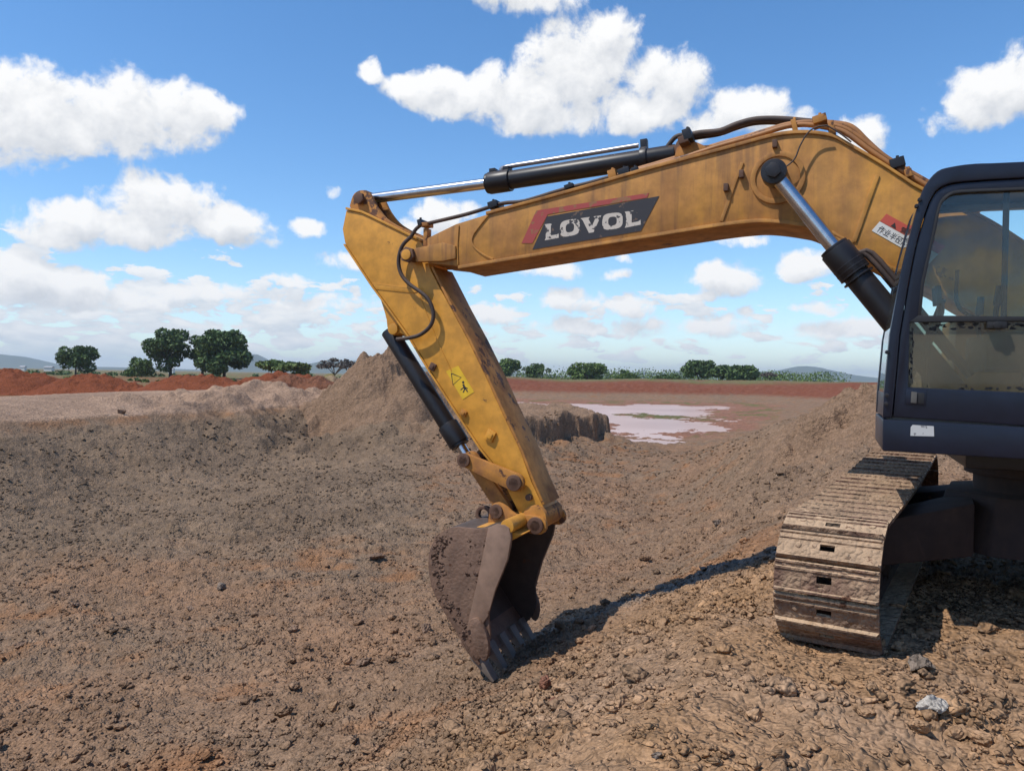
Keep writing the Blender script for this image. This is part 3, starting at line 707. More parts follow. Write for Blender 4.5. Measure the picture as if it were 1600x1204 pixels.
def write(body, name, mat, parent, corners, off):
    """print text into the photo quad corners = bottom-left, bottom-right, top-right, top-left"""
    me = text_mesh(body); co = np.array([v.co[:2] for v in me.vertices])
    if len(co) == 0: return
    lo, hi = co.min(0), co.max(0); uv = (co - lo) / (hi - lo)
    bl, br, tr, tl = [np.array(c, float) for c in corners]
    for v, (a, b) in zip(me.vertices, uv):
        p = (bl * (1 - a) + br * a) * (1 - b) + (tl * (1 - a) + tr * a) * b
        v.co = Q(p[0], p[1], off) - EX.location
    me.name = name; me.materials.clear(); link(name, me, parent, mat)
off = BW + .0014
decal(BOOM, 'warning_sign', M_SIGN_W, [(1362,360),(1375,346),(1475,401),(1462,415)] if 0 else [(1362,360.5),(1374.5,346),(1466,397),(1452,412)], off)
decal(BOOM, 'warning_sign_header', M_SIGN_R, [(1375,345.6),(1385,334),(1477,384.5),(1466.3,396.6)], off)
write('作业半径内禁止站人', 'writing', M_INK, BOOM, [(1369,361),(1451,407.5),(1459,398.5),(1377,352)], off + .0035)
write('警 告', 'writing', M_INK, BOOM, [(1404,360.5),(1440,380.5),(1446,373.5),(1410,353.5)], off + .0035)
mb = MB(); mb.add([Q(1391.5, 353, off + .0035), Q(1400, 358, off + .0035), Q(1398.5, 347.5, off + .0035)], [(0, 1, 2)]); part(mb, 'warning_triangle', M_INK, BOOM, 0)

# stick --------------------------------------------------------------------------------
SW = .19
stick = [(541,328),(565,333),(580,340),(635,367),(657,377),(668,400),(672,420),(690,455),(705,482),(732,532),(760,590),(785,645),(814,706),(830,752),(848,790),(856,806),(853,822),(838,830),(822,822),(806,792),(790,760),(777,731),(752,700),(707,632),(670,575),(640,525),(602,472),(582,445),(557,407),(539,380),(535,358)]
STICK = part(plate(MB(), stick, SW, -SW, SW), 'stick', M_STICK, bevel=.010)
# rear wear face, rusted by the rub of spilled earth
rear = [bp(x, y, SW) for x, y in [(674,418),(705,480),(732,530),(760,588),(785,643),(814,704),(832,752),(848,788)]]
mb = MB(); mb.prism([pt(s, z, -SW - .012) for s, z in rear] + [pt(s - .022, z + .008, -SW - .012) for s, z in rear[::-1]], [pt(s, z, SW + .012) for s, z in rear] + [pt(s - .022, z + .008, SW + .012) for s, z in rear[::-1]])
part(mb, 'rear_plate', M_RUSTY, STICK, .004, 'rust streaked plate down the rear of the stick')
fr = [bp(x, y, SW) for x, y in [(541,327),(565,332),(580,339),(635,366),(658,376.5)]]
mb = MB(); mb.prism([pt(s, z - .004, -SW - .014) for s, z in fr] + [pt(s, z + .020, -SW - .014) for s, z in fr[::-1]], [pt(s, z - .004, SW + .014) for s, z in fr] + [pt(s, z + .020, SW + .014) for s, z in fr[::-1]])
part(mb, 'top_plate', M_STICK, STICK, .004)
le = [bp(x, y, SW) for x, y in [(539,381),(557,408),(582,446),(602,473),(640,526),(670,576),(707,633),(752,701),(777,732)]]
mb = MB(); mb.prism([pt(s, z, -SW - .012) for s, z in le] + [pt(s + .016, z - .006, -SW - .012) for s, z in le[::-1]], [pt(s, z, SW + .012) for s, z in le] + [pt(s + .016, z - .006, SW + .012) for s, z in le[::-1]])
part(mb, 'front_plate', M_STICK, STICK, .004)
lug = smooth_poly([(546,322),(551,306),(558,299),(566,297),(574,299),(580,306),(588,322),(602,340),(620,352),(642,364),(620,380),(560,350)], 3)
for a, b in ((.10, .145), (-.145, -.10)):
    part(plate(MB(), lug, .145, a, b), 'cylinder_lug', M_RUSTY, STICK, .006)
part(strip([(583,443),(625,449),(652,452),(672,505),(690,548),(706,580)], SW, .006, SW - .004, SW + .006), 'weld_bead', M_STICK, STICK, .002)
part(plate(MB(), [(583,443),(640,448),(655,455),(645,458),(588,452)], SW + .001, SW, SW + .006), 'doubler_plate', M_STICK, STICK, .002)
part(pin(MB(), 615, 514, .15, -.17, .17, .055), 'cylinder_pin', M_STICK, STICK, .006)
part(plate(MB(), smooth_poly([(588,448),(598,478),(604,500),(606,516),(616,524),(626,520),(640,528),(620,490)], 2), .14, -.14, .14), 'cylinder_bracket', M_STICK, STICK, .006)
for (x, y, w, h, mt) in ((677,573,.030,.035,M_RUST),(725,645,.030,.028,M_RUSTY),(767,680,.042,.050,M_STICK)):
    mb = MB(); c = Q(x, y, SW); d1 = (UX * .45 + ZZ * -.9).normalized() ; d2 = NX.cross(d1)
    mb.box(c + NX * .012, d1 * h, NX * .016, d2 * w); mb.box(c + NX * .034, d1 * h * .55, NX * .006, d2 * w * .6)
    part(mb, 'mounting_lug', mt, STICK, .004)
# warning stickers on the stick
decal(STICK, 'warning_sticker', M_DECAL_Y, [(697,580),(716,571),(741,612),(723,624)], SW + .001)
o_ = SW + .0045
part(strip([(705.5,583),(721,589.5),(708,601),(705.5,583)], SW, .0045, SW + .0036, SW + .0042), 'warning_triangle', M_INK, STICK, 0)
mb = MB()
for ln in ([(709,593),(711,592)],):
    pass
for pts_, w_ in (([(724,600),(727,608)], .010), ([(727,606),(731,612)], .006), ([(727,606),(724,613)], .006), ([(720,609),(726,604),(731,607)], .005)):
    s_ = strip(pts_, SW, w_, SW + .0036, SW + .0042); mb.add(s_.v, s_.f)
s1, z1 = bp(724, 597, SW); mb.cyl(pt(s1, z1, SW + .0036), pt(s1, z1, SW + .0044), .012, n=12)
part(mb, 'pictogram', M_INK, STICK, 0)
# boom nose pin, tip boss
mb = MB(); pin(mb, 637, 398, BW + .05, -.33, .33, .055, 24); pin(mb, 637, 398, BW + .05, .30, .345, .078, 6); part(mb, 'nose_pin', M_RUST, BOOM, .005)
mb = MB(); pin(mb, 636, 398, BW + .06, .345, .36, .05, 24); part(mb, 'pin_cap', M_STICK, BOOM, .004)
mb = MB(); pin(mb, 838, 808, SW, -SW - .02, SW + .05, .115, 28); part(mb, 'tip_boss', M_RUSTY, STICK, .008)
mb = MB(); pin(mb, 564, 311, .145, -.19, .19, .048); pin(mb, 564, 311, .145, .16, .20, .062, 6); part(mb, 'lug_pin', M_RUST, STICK, .004)

# hydraulic cylinders ------------------------------------------------------------------
def cylinder(name, rod_a, gland, rod_r, barrel_r, end, mat_rod=M_CHROME):
    mb = MB(); mb.cyl(gland, end, barrel_r, n=28); d = (end - gland).normalized()
    mb.cyl(gland - d * .02, gland + d * .20, barrel_r * 1.22, n=28)
    mb.ring(gland - d * .045, gland - d * .015, barrel_r * 1.12, rod_r * 1.02, 24)
    o = part(mb, name, M_BLACK, None, .006)
    mb = MB(); mb.cyl(rod_a, gland + d * .02, rod_r, n=24); part(mb, 'piston_rod', mat_rod, o, 0)
    return o, d
a, g_, e = Q(575, 311, 0), Q(768, 286, 0), Q(1056, 241, 0)
ARM, d = cylinder('arm_cylinder', a, g_, .052, .085, e)
up = d.cross(NX).normalized(); up = up if up.z > 0 else -up
mb = MB(); mb.tube([g_ + d * .10 + up * .10, g_ + d * .16 + up * .128, g_ + d * .6 + up * .128, e - d * .32 + up * .128], .022, 10, 3); part(mb, 'barrel_pipe', M_STEELP, ARM, 0)
for k in (.03, .17):
    mb = MB(); mb.box(g_ + d * k + up * .105, d * .03, NX * .05, up * .02); part(mb, 'pipe_clamp', M_BLACK, ARM, .004)
mb = MB(); mb.ring(e - d * .30, e - d * .24, .105, .08, 24); mb.box(e - d * .27 + up * .12, d * .03, NX * .03, up * .05); part(mb, 'barrel_band', M_BLACK, ARM, .004)
mb = MB(); mb.cyl(a + NX * -.07, a + NX * .07, .075, n=24); part(mb, 'rod_eye', M_RUST, ARM, .006)
mb = MB(); e2 = Q(1075, 236, 0); mb.cyl(e2 - NX * .14, e2 + NX * .14, .085, n=24); mb.box(e + d * .04, d * .09, NX * .07, up * .06); part(mb, 'barrel_eye', M_RUST, ARM, .006)
for sgn in (-1, 1): part(plate(MB(), [(1052,256),(1058,232),(1070,221),(1086,222),(1100,228),(1175,224),(1172,240)], .15, sgn * .15 - .022, sgn * .15 + .022), 'cylinder_lug', M_RUSTY, BOOM, .006)
# boom cylinders, one each side of the boom
for sgn in (1, -1):
    OF = .47 * sgn; lift = 0 if sgn > 0 else .15
    s_, z_ = bp(1210, 271, .47); a = pt(s_, z_ + lift, OF); s_, z_ = bp(1308, 393, .47); g_ = pt(s_, z_ + lift, OF); s_, z_ = bp(1520, 650, .47); e = pt(s_, z_ + lift, OF)
    o, d = cylinder('boom_cylinder', a, g_, .056, .095, e)
    mb = MB(); mb.cyl(a - NX * .075, a + NX * .075, .095, n=28); part(mb, 'rod_eye', M_BLACK, o, .008)
    mb = MB(); mb.cyl(a - NX * .10, a + NX * .10, .045, n=20); mb.cyl(a + NX * .10 * sgn, a + NX * .115 * sgn, .06, n=6); part(mb, 'eye_pin', M_BLACK, o, .004)
    mb = MB(); w = d.cross(NX).normalized(); w = w if w.z > 0 else -w
    for q in (0, 1):
        mb.tube([g_ + d * .10 + w * .10, g_ + d * .16 + w * (.14 + .035 * q), g_ + d * .5 + w * (.15 + .03 * q), g_ + d * 1.25 + w * (.14 + .03 * q)], .02, 10, 3)
    part(mb, 'barrel_hose', M_RUBBER, o, 0)
    for k in (.12, .16, .20, .24):
        mb = MB(); mb.ring(g_ + d * k, g_ + d * (k + .012), .121 - .004, .09, 28); part(mb, 'gland_ring', M_BLACK, o, .002)
# bucket cylinder
a, g_, e = Q(728, 712, 0), Q(712, 688, 0), Q(608, 517, .0)
g_ = Q(716, 690, .0); BCY, d = cylinder('bucket_cylinder', Q(735, 722, 0), g_, .05, .085, e)

# hoses and pipes on the boom ------------------------------------------------------------
def pipe(pts, off, r, mat, name, parent, sub=4, n=10):
    mb = MB(); mb.tube([Q(x, y, off) if len(p) == 0 else Q(x, y, p[0]) for x, y, *p in pts], r, n, sub); return part(mb, name, mat, parent, 0)
pipe([(657,352),(682,346),(720,337),(745,330),(770,322),(790,317),(820,314),(870,299),(895,292),(920,286),(957,275.5)], .24, .018, M_RUBBER, 'hydraulic_hose', BOOM)
pipe([(957,275.5),(982,270),(1055,250),(1125,228),(1175,214),(1220,200),(1240,196),(1262,195),(1290,199),(1320,207),(1360,236),(1395,259),(1445,288),(1530,334)], .24, .020, M_PIPE, 'hydraulic_pipe', BOOM)
pipe([(990,266),(1055,247),(1125,225),(1175,211),(1220,197),(1240,193),(1262,191),(1292,194),(1324,203),(1362,230),(1397,254),(1447,283),(1532,329)], .10, .020, M_PIPE, 'hydraulic_pipe', BOOM)
pipe([(1028,241),(1038,236),(1046,225),(1056,214),(1070,210.5),(1085,210)], .02, .020, M_RUBBER, 'hydraulic_hose', BOOM)
pipe([(1075,212),(1095,208),(1125,205),(1150,195),(1175,188),(1200,186),(1230,187),(1262,190),(1290,192)], .05, .026, M_RUBBER, 'hydraulic_hose', BOOM)
pipe([(1075,216),(1095,213),(1125,208),(1150,199),(1175,192),(1200,190),(1230,191),(1262,194),(1290,196)], -.06, .026, M_RUBBER, 'hydraulic_hose', BOOM)
pipe([(1285,192),(1320,196),(1336,204),(1352,220),(1375,241),(1400,259),(1448,292)], -.02, .028, M_PIPE, 'hydraulic_pipe', BOOM)
pipe([(642,370),(630,382),(624,398),(623,414),(628,430),(640,444),(657,456),(668,466),(675,480),(677,496),(671,511),(656,523),(638,528),(620,530)], SW + .07, .019, M_RUBBER, 'hydraulic_hose', STICK, 5, 12)
pipe([(657,352),(650,358),(642,370)], .24, .018, M_RUBBER, 'hydraulic_hose', BOOM)
pipe([(1222,264),(1234,256),(1243,246),(1250,228),(1262,208),(1275,199),(1292,196)], BW + .07, .006, M_RUBBER, 'grease_line', BOOM)
pipe([(1292,196),(1312,208),(1330,222)], BW + .03, .006, M_RUBBER, 'grease_line', BOOM)
for (x, y, w, h, m_) in ((662,350,.02,.03,M_BLACK),(775,322,.045,.03,M_BLACK),(893,294,.04,.018,M_BLACK),(960,275,.035,.035,M_RUSTY),(978,271,.05,.028,M_BLACK),(995,268,.03,.016,M_BLACK),(1242,201,.018,.05,M_RUSTY),(1300,206,.02,.05,M_RUSTY),(1401,258,.05,.035,M_BLACK),(1418,274,.025,.03,M_RUSTY),(1281,190,.05,.028,M_RUSTY),(1076,214,.035,.045,M_BLACK),(1070,222,.04,.03,M_RUST)):
    mb = MB(); c = Q(x, y, .20); d1 = (UX + ZZ * -.25).normalized(); mb.box(c, d1 * w, NX * .09, NX.cross(d1) * h); mb.cyl(c + NX * .06, c + NX * .06 + ZZ * (h + .02), .012, n=8)
    part(mb, 'pipe_clamp', m_, BOOM, .004)

# bucket linkage and bucket ----------------------------------------------------------------
def link_bar(name, p, q, w0, w1, offs, th, mat, parent=None, off=None):
    (s0, z0), (s1, z1) = p, q; L = math.hypot(s1 - s0, z1 - z0); dx, dz = (s1 - s0) / L, (z1 - z0) / L
    poly = []
    for k in range(9):
        t = math.pi / 2 + math.pi * k / 8; poly.append((s0 + w0 * (math.cos(t) * dx - math.sin(t) * dz), z0 + w0 * (math.cos(t) * dz + math.sin(t) * dx)))
    for k in range(9):
        t = -math.pi / 2 + math.pi * k / 8; poly.append((s1 + w1 * (math.cos(t) * dx - math.sin(t) * dz), z1 + w1 * (math.cos(t) * dz + math.sin(t) * dx)))
    for o_ in offs:
        mb = MB(); mb.prism([pt(s, z, o_ - th) for s, z in poly], [pt(s, z, o_ + th) for s, z in poly]); part(mb, name, mat, parent, .006)
A_, B_, D_, E_ = bp(727, 718, .26), bp(806, 753, .26), bp(779, 797, .23), bp(840, 819, .24)
link_bar('rocker_link', A_, B_, .062, .085, (.26, -.26), .024, M_RUSTY, STICK)
link_bar('bucket_link', A_, bp(779, 797, .26), .07, .07, (.13, -.13), .035, M_RUSTY, STICK)
for (p, r, L) in ((A_, .045, .31), (B_, .05, .32), (D_, .045, .30), (E_, .052, .31)):
    mb = MB(); mb.cyl(pt(*p, -L), pt(*p, L), r, n=20); mb.cyl(pt(*p, L - .03), pt(*p, L), r * 1.45, n=20); part(mb, 'link_pin', M_RUST, STICK, .005)
for (x, y) in ((828,776),(834,795)):
    mb = MB(); s_, z_ = bp(x, y, SW); mb.cyl(pt(s_, z_, SW - .01), pt(s_, z_, SW + .045), .03, n=12); part(mb, 'grease_fitting', M_RUST, STICK, .003)
BO = .57
back = smooth_poly([(796,826),(775,822),(746,826),(715,823),(696,827),(681,840),(672,858),(669,880),(674,916),(688,946),(711,984),(724,1007),(738,1030)], 2)
edge = smooth_poly([(796,824),(799,838),(793,874),(774,921),(763,961),(766,991),(758,1018),(744,1032)], 2)
shell = [bp(x, y, BO) for x, y in back]
def inset(pr, d):
    out = []
    for i, (s, z) in enumerate(pr):
        s0, z0 = pr[max(i - 1, 0)]; s1, z1 = pr[min(i + 1, len(pr) - 1)]; l = math.hypot(s1 - s0, z1 - z0) or 1
        out.append((s + (z1 - z0) / l * d, z - (s1 - s0) / l * d))
    return out
inn = inset(shell, .028)
cen = (sum(p[0] for p in shell) / len(shell), sum(p[1] for p in shell) / len(shell))
if sum(math.hypot(p[0] - cen[0], p[1] - cen[1]) for p in inn) > sum(math.hypot(p[0] - cen[0], p[1] - cen[1]) for p in shell): inn = inset(shell, -.028)
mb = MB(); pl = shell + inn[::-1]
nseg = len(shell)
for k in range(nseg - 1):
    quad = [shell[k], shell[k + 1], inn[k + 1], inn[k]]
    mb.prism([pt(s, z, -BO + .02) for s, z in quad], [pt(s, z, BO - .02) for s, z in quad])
BUCKET = part(mb, 'bucket', M_BUCK_SHADE, None, 0)
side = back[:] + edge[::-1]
for a, b in ((BO - .028, BO), (-BO, -BO + .028)): part(plate(MB(), side, BO, a, b), 'side_plate', M_BUCKET if a > 0 else M_BUCK_SHADE, BUCKET, .005)
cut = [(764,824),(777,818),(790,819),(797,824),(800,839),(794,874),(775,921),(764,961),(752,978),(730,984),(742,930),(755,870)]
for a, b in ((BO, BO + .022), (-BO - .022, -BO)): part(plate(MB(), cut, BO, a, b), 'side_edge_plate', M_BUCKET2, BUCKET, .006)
cutr = smooth_poly([(737,966),(748,962),(757,972),(765,990),(768,1012),(762,1030),(752,1020),(742,1000)], 2)
for a, b in ((BO + .01, BO + .06), (-BO - .06, -BO - .01)): part(plate(MB(), cutr, BO, a, b), 'side_cutter', M_BUCKET, BUCKET, .012)
p0, p1 = bp(722, 1001, BO), bp(748, 1038, BO); dl = Vector((p1[0] - p0[0], p1[1] - p0[1])).normalized(); nl = Vector((-dl.y, dl.x))
mb = MB(); q_ = [(p0[0] - nl.x * .025, p0[1] - nl.y * .025), (p1[0] - nl.x * .012, p1[1] - nl.y * .012), (p1[0] + nl.x * .012, p1[1] + nl.y * .012), (p0[0] + nl.x * .03, p0[1] + nl.y * .03)]
mb.prism([pt(s, z, -BO) for s, z in q_], [pt(s, z, BO) for s, z in q_]); part(mb, 'lip', M_BUCKET, BUCKET, .004)
for k in range(5):
    o_ = BO - .075 - k * (2 * BO - .15) / 4
    mb = MB(); L0, L1 = -.10, .19; hw = .062
    def T(l, h, o): return pt(p1[0] + dl.x * l + nl.x * h, p1[1] + dl.y * l + nl.y * h, o)
    mb.prism([T(L0, -.05, o_ - hw), T(L0, .05, o_ - hw), T(L0, .05, o_ + hw), T(L0, -.05, o_ + hw)], [T(L1, -.012, o_ - hw * .72), T(L1, .012, o_ - hw * .72), T(L1, .012, o_ + hw * .72), T(L1, -.012, o_ + hw * .72)])
    part(mb, 'tooth', M_TOOTH, BUCKET, .006)
ear = smooth_poly([(764,822),(766,800),(770,788),(780,784),(792,790),(806,802),(826,804),(842,806),(853,812),(855,826),(846,834),(830,832),(812,826),(796,826)], 2)
for o_ in (.255, -.255): part(plate(MB(), ear, .25, o_ - .022, o_ + .022), 'bucket_ear', M_RUSTY, BUCKET, .006)
mb = MB(); s_, z_ = bp(793, 822, BO); mb.cyl(pt(s_, z_, -BO + .01), pt(s_, z_, BO + .012), .062, n=24); part(mb, 'torque_tube', M_STICK, BUCKET, .006)
mb = MB(); q_ = [bp(x, y, .3) for x, y in [(722,822),(768,816),(800,822),(830,828),(812,838),(770,832),(722,834)]]
mb.prism([pt(s, z, -.5) for s, z in q_], [pt(s, z, .5) for s, z in q_]); part(mb, 'hinge_plate', M_STICK, BUCKET, .006)
mb = MB(); c = Q(757, 803, .05); mb.ring(c - NX * .03, c + NX * .03, .085, .05, 20); part(mb, 'lifting_eye', M_RUST, BUCKET, .01)
# mud caked on the bucket side
rng = random.Random(3); mb = MB()
def lump(mb, c, r, rng, flat=None, ax=None):
    ico = [(0,0,1),(.894,0,.447),(.276,.851,.447),(-.724,.526,.447),(-.724,-.526,.447),(.276,-.851,.447),(.724,.526,-.447),(-.276,.851,-.447),(-.894,0,-.447),(-.276,-.851,-.447),(.724,-.526,-.447),(0,0,-1)]
    fc = [(0,1,2),(0,2,3),(0,3,4),(0,4,5),(0,5,1),(1,6,2),(2,7,3),(3,8,4),(4,9,5),(5,10,1),(6,7,2),(7,8,3),(8,9,4),(9,10,5),(10,6,1),(11,7,6),(11,8,7),(11,9,8),(11,10,9),(11,6,10)]
    vs = []
    for v in ico:
        w = Vector(v) * r * rng.uniform(.7, 1.25)
        if ax is not None: w = w - ax * w.dot(ax) * (1 - flat)
        vs.append(c + w)
    mb.add(vs, fc)
for k in range(190):
    t = rng.random(); i = min(int(t * (len(back) - 13)) + 10, len(back) - 2)
    x, y = back[i]; x += abs(rng.gauss(0, 10)) + 6; y += rng.gauss(0, 4)
    if rng.random() < .25: x, y = 757 - rng.random() * 28 + rng.gauss(0, 3), 840 + rng.random() * 140
    lump(mb, Q(x, y, BO), rng.uniform(.010, .040) * rng.uniform(.4, 1), rng, .22, NX)
o = part(mb, 'caked_mud', M_MUD, BUCKET, 0); o['kind'] = 'stuff'

# cab -------------------------------------------------------------------------------------
CO = 1.30; CI = .32
O_ = [(1379,653),(1381,614),(1390,522),(1405,440),(1417,385),(1437,310),(1447,287),(1465,267),(1487,260),(1525,255),(1600,252),(2000,230)]
M_ = [(1394,652),(1399,600),(1406,522),(1420,440),(1431,385),(1445,335),(1455,310),(1466,295),(1487,286),(1525,282),(1600,277.5),(2000,257)]
G_ = [(1437,493),(1442,440),(1450,405),(1460,360),(1467,326),(1475,310),(1491,300),(1525,297),(1600,294),(1985,278)]
O_ = O_[:3] + smooth_poly(O_[3:], 3); M_ = M_[:3] + smooth_poly(M_[3:], 3); G_ = G_[:2] + smooth_poly(G_[2:], 3)
mb = MB(); plate(mb, O_ + M_[::-1], CO, CO - .09, CO); plate(mb, O_ + M_[::-1], CO, CI, CI + .08)
CAB = part(mb, 'cab', M_CAB, None, .012)
DOORP = part(plate(MB(), [(1395.5,651),(1400,600),(1407,522)] + smooth_poly([(1421,440),(1432,385),(1446,336),(1456,311),(1467,296.5),(1488,287.5),(1525,283.5),(1600,279),(1990,259)], 3) + [(1985,278)] + G_[::-1][1:] + [(1422,503.5),(1419.5,605),(1600,613),(1985,629),(1990,687),(1600,665)], CO, CO - .07, CO - .012), 'door', M_CAB, CAB, .008)
part(plate(MB(), [(1435,492.5),(1600,494),(1985,497),(1985,505),(1600,501.5),(1421,503)], CO, CO - .06, CO - .006), 'window_rail', M_SEAL, DOORP, .004)
part(strip(G_[:-1], CO, .009, CO - .055, CO - .008), 'window_seal', M_SEAL, DOORP, .003)
part(plate(MB(), G_ + [(1985,496)], CO, CO - .046, CO - .040), 'window_pane', M_GLASS, DOORP, 0)
part(plate(MB(), [(1422,503.5),(1600,501.5),(1985,504),(1985,629),(1600,613),(1419.5,605)], CO, CO - .046, CO - .040), 'window_pane', M_GLASSD, DOORP, 0, 'dust covered lower pane of the cab door')
part(plate(MB(), [(1571,297),(1581,296.5),(1576,494),(1567,494)], CO, CO - .075, CO - .05), 'sliding_pane_edge', M_SEAL, DOORP, .003)
part(plate(MB(), [(1446.5,380),(1459,381.5),(1459,383),(1446,382)], CO, CO - .039, CO - .035), 'pane_handle', M_STEELP, DOORP, 0)
mb = MB(); plate(mb, [(1416,608),(1448,610.5),(1446,633),(1414,631)], CO, CO - .014, CO - .006); part(mb, 'handle_frame', M_CAB, DOORP, .003)
mb = MB(); plate(mb, [(1434,613),(1445,614),(1443.5,631),(1433,630)], CO, CO - .013, CO - .004); part(mb, 'handle_recess', M_SEAL, DOORP, .002)
mb = MB(); plate(mb, [(1424,611.5),(1433,612.5),(1432,630),(1423,629)], CO, CO - .012, CO + .006); part(mb, 'door_handle', M_INNER, DOORP, .003)
mb = MB(); s_, z_ = bp(1557, 508, CO); mb.cyl(pt(s_, z_, CO - .02), pt(s_, z_, CO + .03), .022, n=14); mb.box(pt(s_, z_, CO), UX * .05, NX * .02, ZZ * .02); part(mb, 'door_lock', M_SEAL, DOORP, .004)
# chipped tape round the lower pane
rng = random.Random(8); mb = MB()
for k in range(70):
    if k < 34: x, y = 1440 + rng.random() * 160, 506 + rng.gauss(3, 3)
    elif k < 54: x, y = 1425 + rng.gauss(0, 2), 508 + rng.random() * 92
    else: x, y = 1425 + rng.random() * 175, 605 + rng.gauss(0, 1.4) + rng.random() * 3
    w, h = rng.uniform(1.2, 6), rng.uniform(1, 3.4)
    if 34 <= k < 54: w, h = h * .7, w
    pts_ = [(x + w * math.cos(t) * rng.uniform(.6, 1.2), y + h * math.sin(t) * rng.uniform(.6, 1.2)) for t in [2 * math.pi * i / 7 for i in range(7)]]
    mb.add([Q(a, b, CO - .0385) for a, b in pts_], [tuple(range(7))])
o = part(mb, 'torn_tape', M_SEAL, DOORP, 0); o['kind'] = 'stuff'
SK = part(plate(MB(), [(1379,654.5),(1600,667),(2000,690),(2000,745),(1600,717),(1378.5,704)], CO, CI - .02, CO + .012), 'cab_skirt', M_CAB, CAB, .012)
part(plate(MB(), [(1423,667),(1426,663.5),(1459,665.5),(1459.5,681.5),(1422.5,680.5)], CO + .0135, CO + .0125, CO + .0155), 'sticker', M_STICKER, SK, 0, 'small blank grey sticker on the cab skirt')
for (x, y) in ((1385.5,617),(1384.5,630.5),(1386,550),(1437,312),(1432,322)):
    mb = MB(); s_, z_ = bp(x, y, CO); mb.cyl(pt(s_, z_, CO - .02), pt(s_, z_, CO + .012), .012, n=12); part(mb, 'bolt', M_BLACK, CAB, .002)
def face_path(pts, a, b, th, name, mat, parent, bev=.006):
    """sheet running across the cab between two offsets along a traced line"""
    pr = [bp(x, y, CO) for x, y in pts]; i2 = inset(pr, th)
    poly = pr + i2[::-1]; mb = MB(); mb.prism([pt(s, z, a) for s, z in poly], [pt(s, z, b) for s, z in poly]); return part(mb, name, mat, parent, bev)
face_path([(1447,288),(1465,268),(1487,261),(1525,256),(1600,253),(2000,231)], CI + .02, CO - .02, -.05, 'roof', M_CAB, CAB)
face_path([(1383,614),(1391.5,522),(1406.5,440),(1418.5,385),(1438.5,311),(1446,291)], CI + .08, CO - .09, -.006, 'windscreen', M_GLASS, CAB, 0)
face_path([(1381,652),(1383,612)], CI + .02, CO - .02, -.05, 'front_panel', M_CAB, CAB)
s0, z0 = bp(1379, 654, CO); s1, z1 = bp(1999, 690, CO)
mb = MB(); mb.prism([pt(s0 - .03, z0 - .02, CI), pt(s1, z0 - .02, CI), pt(s1, z0 - .02, CO - .03), pt(s0 - .03, z0 - .02, CO - .03)], [pt(s0 - .03, z0 + .03, CI), pt(s1, z0 + .03, CI), pt(s1, z0 + .03, CO - .03), pt(s0 - .03, z0 + .03, CO - .03)])
part(mb, 'cab_floor', M_INNER, CAB, .004)
sr, zr = bp(1999, 232, CO)
mb = MB(); mb.box(pt(sr, z0 + .35, (CI + CO) / 2), UX * .03, NX * (CO - CI) * .5, ZZ * .4); mb.box(pt(sr, zr - .05, (CI + CO) / 2), UX * .03, NX * (CO - CI) * .5, ZZ * .08)
for q in (CI + .06, CO - .06): mb.box(pt(sr, (z0 + zr) / 2, q), UX * .04, NX * .05, ZZ * (zr - z0) * .5)
part(mb, 'rear_wall', M_CAB, CAB, .008)
part(plate(MB(), [(1395,652),(1399,604),(1600,613),(2000,630),(2000,690),(1600,666)], CO, CI + .01, CI + .06), 'inner_side_panel', M_CAB, CAB, .006)
# seat, consoles and levers inside
mb = MB(); sB = s0 - 1.06; zf = z0 + .03
mb.box(pt(sB, zf + .16, .80), UX * .20, NX * .20, ZZ * .16); part(mb, 'seat_base', M_SEAL, CAB, .02)
mb = MB(); mb.box(pt(sB + .02, zf + .40, .80), UX * .26, NX * .25, ZZ * .075); part(mb, 'seat', M_SEAT, CAB, .04)
mb = MB(); bk = (ZZ * .97 + UX * -.22).normalized(); mb.box(pt(sB - .28, zf + .78, .80), bk * .34, NX * .24, bk.cross(NX) * .07); mb.box(pt(sB - .38, zf + 1.20, .80), bk * .10, NX * .14, bk.cross(NX) * .05); part(mb, 'backrest', M_SEAT, CAB, .035)
for q in (.46, 1.14):
    mb = MB(); mb.box(pt(sB + .20, zf + .40, q), UX * .30, NX * .075, ZZ * .12); part(mb, 'console', M_INNER, CAB, .025)
    mb = MB(); mb.tube([pt(sB + .42, zf + .50, q), pt(sB + .44, zf + .62, q), pt(sB + .43, zf + .70, q)], .016, 8); mb.cyl(pt(sB + .43, zf + .68, q), pt(sB + .42, zf + .80, q), .028, .022, 12); part(mb, 'joystick', M_SEAL, CAB, 0)
for q in (.72, .88):
    mb = MB(); mb.tube([pt(s0 - .30, zf, q), pt(s0 - .27, zf + .35, q), pt(s0 - .36, zf + .66, q), pt(s0 - .34, zf + .76, q)], .013, 8); mb.cyl(pt(s0 - .34, zf + .72, q), pt(s0 - .33, zf + .84, q), .02, n=10); part(mb, 'travel_lever', M_SEAL, CAB, 0)
mb = MB(); mb.box(pt(s0 - .14, zf + .52, .44), UX * .05, NX * .09, ZZ * .12); mb.tube([pt(s0 - .14, zf, .40), pt(s0 - .14, zf + .42, .42)], .02, 8); part(mb, 'monitor', M_SEAL, CAB, .01)
mb = MB(); mb.tube([pt(s0 - .50, zf + 1.0, CI + .07), pt(s0 - .52, zf + .72, CI + .10), pt(s0 - .80, zf + .62, CI + .12), pt(s0 - 1.2, zf + .62, CI + .12)], .014, 8); part(mb, 'hand_rail', M_SEAL, CAB, 0)
mb = MB(); mb.tube([pt(s0 - .16, zf + .05, CI + .05), pt(s0 - .42, zf + .80, CI + .05)], .022, 8); part(mb, 'window_strut', M_CAB, CAB, 0)

